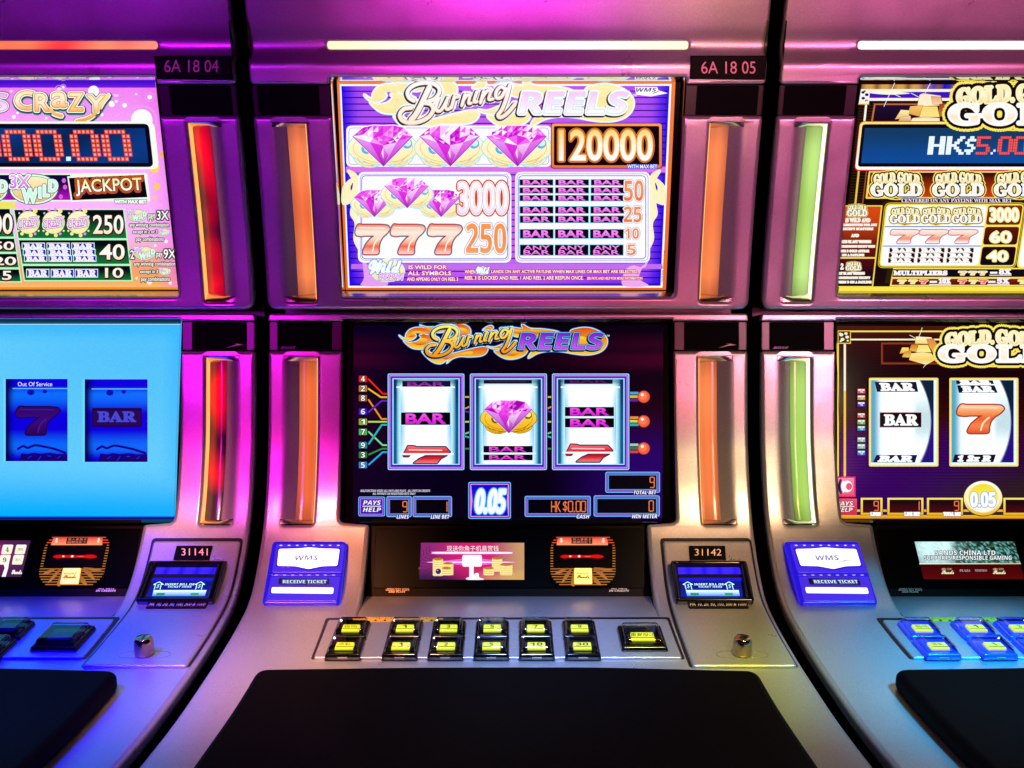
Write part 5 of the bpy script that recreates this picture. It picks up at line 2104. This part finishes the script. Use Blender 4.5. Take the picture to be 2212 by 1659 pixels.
gold_reel(886, 1480)
gold_reel(1574, 2164)
gold_reel(2262, 2860)


def serif_bar(q, t='BAR', face='#14040c', ink='#ffffff'):
    g.begin('bar_symbol').poly(q, face)
    w_ = q[1][0] - q[0][0]

    def P(a, b):
        return tuple((q[0][k] * (1 - a) + q[1][k] * a) * (1 - b) + (q[3][k] * (1 - a) + q[2][k] * a) * b for k in (0, 1))
    g.text(t, 0, 0, 1, 1, ink, 'serif', [(12, ink)], 3, quad=[P(.11, .15), P(.91, .15), P(.91, .85), P(.11, .85)])
    g.end()


g.begin('bar_symbol').poly([(974, 556), (1340, 556), (1340, 694), (974, 694)], '#f0d0d8')
g.end()
serif_bar([(980, 563), (1334, 563), (1334, 688), (980, 688)])
serif_bar([(935, 300), (1290, 300), (1308, 386), (955, 386)], face='#0a1430')
serif_bar([(950, 925), (1300, 925), (1280, 990), (920, 990)], face='#16104a')
serif_bar([(1640, 330), (1960, 330), (1988, 394), (1655, 394)], face='#0a1430')
serif_bar([(1630, 288), (1945, 288), (1955, 320), (1635, 320)], face='#0a1430')
serif_bar([(1620, 922), (1972, 922), (1950, 988), (1600, 988)], t='1 2x R', face='#1c0a30')
g.begin('seven_symbol')
seven(g, 1640, 492, 1.27, .94, ('#ffd8b0', '#f8a060', '#f06028', '#f88850', '#e85028'), [(26, '#5a0c10'), (14, '#e04020')], '#ffe0b8')
g.end()
serif_bar([(2330, 563), (2690, 563), (2690, 688), (2330, 688)])
# sound and help keys
g.begin('sound_key').rect(616, 1110, 772, 1284, ('#e02070', '#f03870'))
g.rect(622, 1122, 758, 1270, ('#f090b0', '#f05878'))
g.ell(700, 1195, 46, 50, '#ffffff')
g.ell(716, 1195, 26, 30, '#f05070')
g.line(crom([(645, 1140), (632, 1195), (648, 1250)], 5, False), 22, '#301048')
g.line(crom([(668, 1150), (655, 1195), (670, 1244)], 5, False), 12, '#ffffff')
g.end()
g.begin('help_key').rect(622, 1298, 784, 1440, ('#f05068', '#d02848'), 8)
g.text('PAYS', 604, 1322, 752, 1358, '#ffffff', 'bi', [(10, '#a01028')], 3)
g.line([(620, 1366), (758, 1366)], 5, '#ffffff')
g.text('HELP', 606, 1376, 746, 1412, '#ffffff', 'bi', [(10, '#a01028')], 3)
g.end()
g.begin('meter_rail').rect(640, 1440, 3600, 1470, ('#f8c020', '#ffe860', '#d89010'))
g.rect(784, 1392, 2600, 1412, '#e8b838')
g.end()
for x0, x1, t, cap, c0, c1 in ((816, 1002, '9', 'LINES', 900, 986), (1044, 1352, '1', 'LINE BET', 1190, 1322), (1382, 1690, '9', 'TOTAL BET', 1524, 1672), (2036, 2400, '0', 'CREDITS', 2240, 2380)):
    g.begin('meter').rect(x0 - 4, 1288, x1 + 4, 1442, '#1a0c04')
    g.rect(x0, 1292, x1, 1438, ('#ffe870', '#fff4b0', '#f0b828'))
    g.rect(x0 + 18, 1308, x1 - 18, 1420, ('#060410', '#0a0410', '#4a0c10'))
    seg_digit(g, t, x1 - 72, 1322, 36, 78, '#f07850')
    g.text(cap, c0, 1416, c1, 1446, '#ffffff', 'serif', [(14, '#3a2a60'), (7, '#ffffff')], 2)
    g.end()
g.begin('denomination').ell(1862, 1298, 170, 154, '#6a4a08', 40)
g.ell(1862, 1296, 164, 148, ('#ffffff', '#fff4b0', '#f0b820'), 40)
g.ell(1862, 1292, 140, 126, '#fffbe8', 40)
g.ell(1862, 1290, 132, 118, ('#f8e020', '#fff060', '#ffffff'), 40)
g.text('0.05', 1756, 1244, 1968, 1368, '#ffffff', 'bold', [(22, '#7a98c8'), (12, '#f4fbff')], 4)
g.end()

# ------------------------------------------------------------------ player panels: small screens, card readers, notices
PW = BAY.shift(.0019)
for root, org, u0 in ((MID, (2000, 2060), 0), (LEF, (0, 2060), -1), (RIG, (2958, 2060), 1)):
    pan = find(root, 'player_panel')[0]
    # card reader: drawn for the middle machine and repeated along the row
    base = len(bpy.data.objects)
    if u0 == 0:
        ol = rr(zq(org, [(278, 26), (832, 26), (846, 452), (284, 452)]), 20, 6)
        crp = plate('card_reader', BAY.shift(.0055), ol, [rr(zq(org, [(310, 106), (808, 106), (812, 296), (312, 296)]), 3)], SCREENB, MID, O, .004, .0010, 0, True, 2)
        CR = BAY.shift(.0056)
        g = G(CR, MID, crp, org)
        g.begin('card_stripes')
        nst = 19
        for i in range(nst):
            y = 34 + i * 22.4
            ins = 0
            if i < 5:
                ins = (22, 12, 6, 3, 1)[i] * 2.2
            if i > nst - 6:
                ins = (2, 6, 12, 22, 34)[i - nst + 5] * 2.2
            c = lambda x, yy: lerp3(hexc('#f04a30'), hexc('#b87428'), sm(60, 160, yy))
            if 100 < y < 300:
                g.rect(282 + ins, y, 306, y + 8, c)
                g.rect(812, y, 838 - ins, y + 8, c)
            else:
                g.rect(282 + ins, y, 840 - ins, y + 8, c)
        g.end()
        g.begin('card_art')
        g.poly([(345, 44), (765, 44), (775, 104), (335, 104)], ('#ff5a48', '#ffa070'))
        for x in (375, 735):
            g.poly([(x - 8, 44), (x + 8, 44), (x + 8, 66), (x + 16, 66), (x, 88), (x - 16, 66), (x - 8, 66)], '#ffe0c8')
        g.rect(462, 40, 640, 92, '#160404')
        g.text('放入會員卡', 472, 44, 632, 65, '#ff8a70', 'cjk', res=2)
        g.text('磁帶向右下', 472, 68, 632, 89, '#ff8a70', 'cjk', res=2)
        for q in ([(430, 300), (380, 340), (320, 352), (360, 318)], [(470, 300), (430, 380), (375, 430), (420, 340)], [(640, 305), (720, 330), (775, 405), (700, 360)],
                  [(640, 360), (690, 400), (715, 448), (660, 420)], [(650, 296), (740, 300), (818, 318), (730, 322)], [(480, 320), (462, 400), (460, 446), (490, 446)]):
            g.poly(crom(q, 4), ('#a85c28', '#c07a38'))
        g.end()
        lit = mat('card_lamp', (.8, .6, .2), .3, emit=hexc('#ffc850'), estr=1.5)
        plate('card_lamp', BAY.shift(.0085), rr(zq(org, [(486, 304), (636, 304), (640, 438), (486, 438)]), 2), [], lit, crp, O, .004, .0008)
        g = G(BAY.shift(.0087), MID, crp, org)
        g.begin('card_lettering').text('SANDS', 506, 340, 610, 354, '#b88828', 'bold', res=2)
        g.text('Sands', 506, 362, 614, 386, '#a87020', 'script', [(4, '#a87020')], 2)
        g.end()
        g = G(BAY.shift(.0028), MID, crp, org)
        g.begin('card_slot').rect(312, 104, 812, 300, '#060101')
        g.shape([(366, 202), (400, 188), (450, 190), (530, 190), (600, 192), (690, 186), (738, 202), (690, 216), (600, 210), (530, 212), (440, 212), (400, 216)], '#e80c06', [(10, '#5a0202')], 4)
        g.ell(452, 200, 10, 8, '#ffd0c0', 12)
        g.ell(528, 200, 11, 9, '#ffffff', 12)
        g.ell(600, 201, 30, 5, '#ff5040', 12)
        g.end()
        g = G(BAY.shift(.0006), MID, pan, org, DYE, 1e-5, 2e-4)
        g.begin('notice_lettering').text('ALL PAYS', 798, 466, 938, 482, '#ffeed8', 'bi', res=2)
        g.text('IN CREDITS', 782, 486, 954, 502, '#ffeed8', 'bi', res=2)
        g.org = (1000, 2060)
        g.text('MALFUNCTION', 1096, 466, 1284, 478, '#f4dcc0', 'bi', res=2)
        g.text('VOIDS ALL PAYS', 1086, 482, 1288, 494, '#f4dcc0', 'bi', res=2)
        g.text('AND PLAYS', 1108, 498, 1252, 510, '#f4dcc0', 'bi', res=2)
        g.end()
        note = [o for o in kids(pan) if o.name.startswith('notice_lettering')][0]
        for rt in (LEF, RIG):
            copy_tree(crp, rt.o)
            copy_tree(note, find(rt, 'player_panel')[0])
# ---- middle: gift advert
pan = find(MID, 'player_panel')[0]
g = G(PW, MID, plate('small_screen', PW, zq((1000, 2060), [(1372, 80), (2276, 80), (2276, 402), (1366, 402)]), [], GLOSS, MID, O, .003, .0004), (1000, 2060))
g.begin('advert_picture').grid([(1388, 84), (2270, 84), (2270, 400), (1374, 398)], 24, 14, lambda x, y: lerp3(lerp3(lerp3(hexc('#8a2a78'), hexc('#d82070'), sm(1400, 1800, x) * (1 - sm(1900, 2250, x))), hexc('#301848'), sm(260, 400, y) * (1 - sm(1500, 2000, x))),
                                                                                                              hexc('#d8a868'), sm(1950, 2270, x) * .85 + .6 * sm(300, 400, y) * sm(1800, 2000, x)))
for i in range(9):
    a = R(100 + i * 18)
    g.line(crom([(1560 + 40 * math.cos(a), 250 - 30 * math.sin(a)), (1520 + 110 * math.cos(a + .3), 250 - 90 * math.sin(a + .3)), (1480 + 100 * math.cos(a), 250 - 150 * math.sin(a))], 4, False), 5, '#5a1858')
g.shape([(1430, 250), (1600, 236), (1830, 215), (2050, 236), (2200, 250), (2050, 260), (1830, 280), (1600, 262)], '#ff60e8', n=4)
g.shape([(1430, 250), (1830, 243), (2200, 250), (1830, 257)], '#fff0ff', n=4)
g.end()
g.begin('advert_lettering').text('现送你角子机易赏钱', 1608, 108, 2052, 158, '#ffffff', 'cjk', res=3)
g.shape([(1500, 170), (1530, 162), (2120, 162), (2155, 170), (2120, 178), (1530, 178)], '#fff4ff', [(10, '#f050c8')], 3)
g.end()
for x, y0, y1, w_ in ((1532, 215, 368, 44), (1620, 250, 360, 44), (2038, 208, 330, 44), (2116, 262, 362, 54), (1966, 292, 362, 46), (1606, 292, 362, 40)):
    g.begin('coin_stack').rect(x - w_, y0 + 8, x + w_, y1, ('#fff4a8', '#f8d868', '#fff0b0'), 12)
    for k in range(int((y1 - y0) / 18)):
        g.line([(x - w_, y0 + 20 + k * 18), (x + w_, y0 + 20 + k * 18)], 3, '#e0b040')
    g.ell(x, y0 + 8, w_, 10, '#c07828')
    g.end()
g.begin('coin').ell(1535, 330, 30, 30, '#fff0b0')
g.ell(1535, 328, 24, 24, '#3a2068')
g.ell(1528, 320, 7, 7, '#c0a0f0', 10)
g.end()
g.begin('gift_machine').rect(1740, 188, 1908, 288, '#ffffff', 18)
g.rect(1800, 280, 1838, 385, '#ffffff')
g.shape([(1784, 400), (1780, 382), (1830, 372), (1850, 345), (1880, 345), (1885, 378), (1920, 392), (1915, 400)], '#ffffff', n=3)
g.end()
# ---- left: number pad
g = G(PW, LEF, plate('small_screen', PW, [(u - 1068 * .0, v) for u, v in zq((0, 2060), [(-640, 62), (266, 62), (182, 380), (-724, 380)])], [], GLOSS, LEF, LEF.loc, .003, .0004), (0, 2060))
g.begin('keypad_picture').grid([(-640, 64), (262, 64), (182, 376), (-724, 376)], 20, 10, lambda x, y: lerp3(hexc('#4a2050'), hexc('#d8108a'), math.exp(-((x + 60) / 130) ** 2) * math.exp(-((y - 190) / 80) ** 2)))
g.end()
for r_, y in enumerate((100, 188)):
    for i in range(6):
        x = 132 - i * 114 - r_ * 22
        g.begin('pad_key').poly(rr([(x + 8, y), (x + 98, y), (x + 78, y + 82), (x - 10, y + 82)], 12, 3), ('#ffffff', '#fff8c8', '#f8e880', '#ffffff'))
        t = [['清除', '4', '3', '2', '1', '0'], ['进入', '9', '8', '7', '6', '5']][r_][i]
        if i == 0:
            g.text(t, x + 20, y + 28, x + 66, y + 52, '#7a6a40', 'cjk', res=2)
        else:
            g.text(t, x + 30, y + 22, x + 58, y + 62, '#30281c', 'serif', res=3)
        g.end()
g.begin('pad_lettering').text('Sands', 100, 318, 186, 350, '#f8f0e8', 'script', [(5, '#f8f0e8')], 3)
g.poly([(30, 262), (76, 262), (70, 300), (48, 374), (14, 374), (40, 300)], '#ffffff')
g.rect(-60, 252, 76, 268, '#ffffff')
g.end()
# ---- right: responsible gaming notice
rn = random.Random(5)
g = G(PW, RIG, plate('small_screen', PW, zq((2958, 2060), [(1270, 70), (2140, 70), (2222, 398), (1350, 398)]), [], GLOSS, RIG, RIG.loc, .003, .0004), (2958, 2060))
g.begin('notice_picture').grid([(1276, 74), (2128, 74), (2182, 260), (1322, 260)], 60, 14, lambda x, y: lerp3(lerp3(hexc('#103838'), hexc('#d8ffff', 1.1), sm(300, 60, math.hypot((x - 1460) * .8, y - 110))),
                                                                                                    hexc('#0a1a10' if rn.random() < .45 else ('#78c8c8' if rn.random() < .5 else '#406848')), .75 * sm(1560, 1640, x) + .25 * rn.random()))
g.poly([(1324, 268), (2184, 268), (2212, 394), (1356, 394)], ('#3a0408', '#5c0608'))
g.line([(1320, 263), (2182, 262)], 9, lambda x, y: lerp3(hexc('#fff8e8'), hexc('#f0c040'), sm(1700, 2000, x)))
g.end()
g.begin('notice_lettering').text('SANDS CHINA LTD', 1452, 150, 1968, 188, '#f8ffff', 'bold', [(8, '#18404a')], 3)
g.text('SUPPORTS RESPONSIBLE GAMING', 1358, 194, 2106, 230, '#f8ffff', 'bold', [(8, '#18303a')], 3)
for x0, x1, a, b in ((1500, 1612, '金沙', 'Sands'), (1662, 1754, '', 'PLAZA'), (1792, 1896, '', 'VENETIAN'), (1940, 2054, '金沙', 'Sands')):
    if a:
        g.text(a, x0 + 4, 300, x1 - 14, 318, '#e0d0a0', 'cjk', res=2)
        g.text(b, x0 + 8, 322, x1, 350, '#f0e0b0', 'script', [(4, '#f0e0b0')], 2)
    else:
        g.text(b, x0, 312, x1, 330, '#c8b8b0', 'serif', res=2)
g.end()
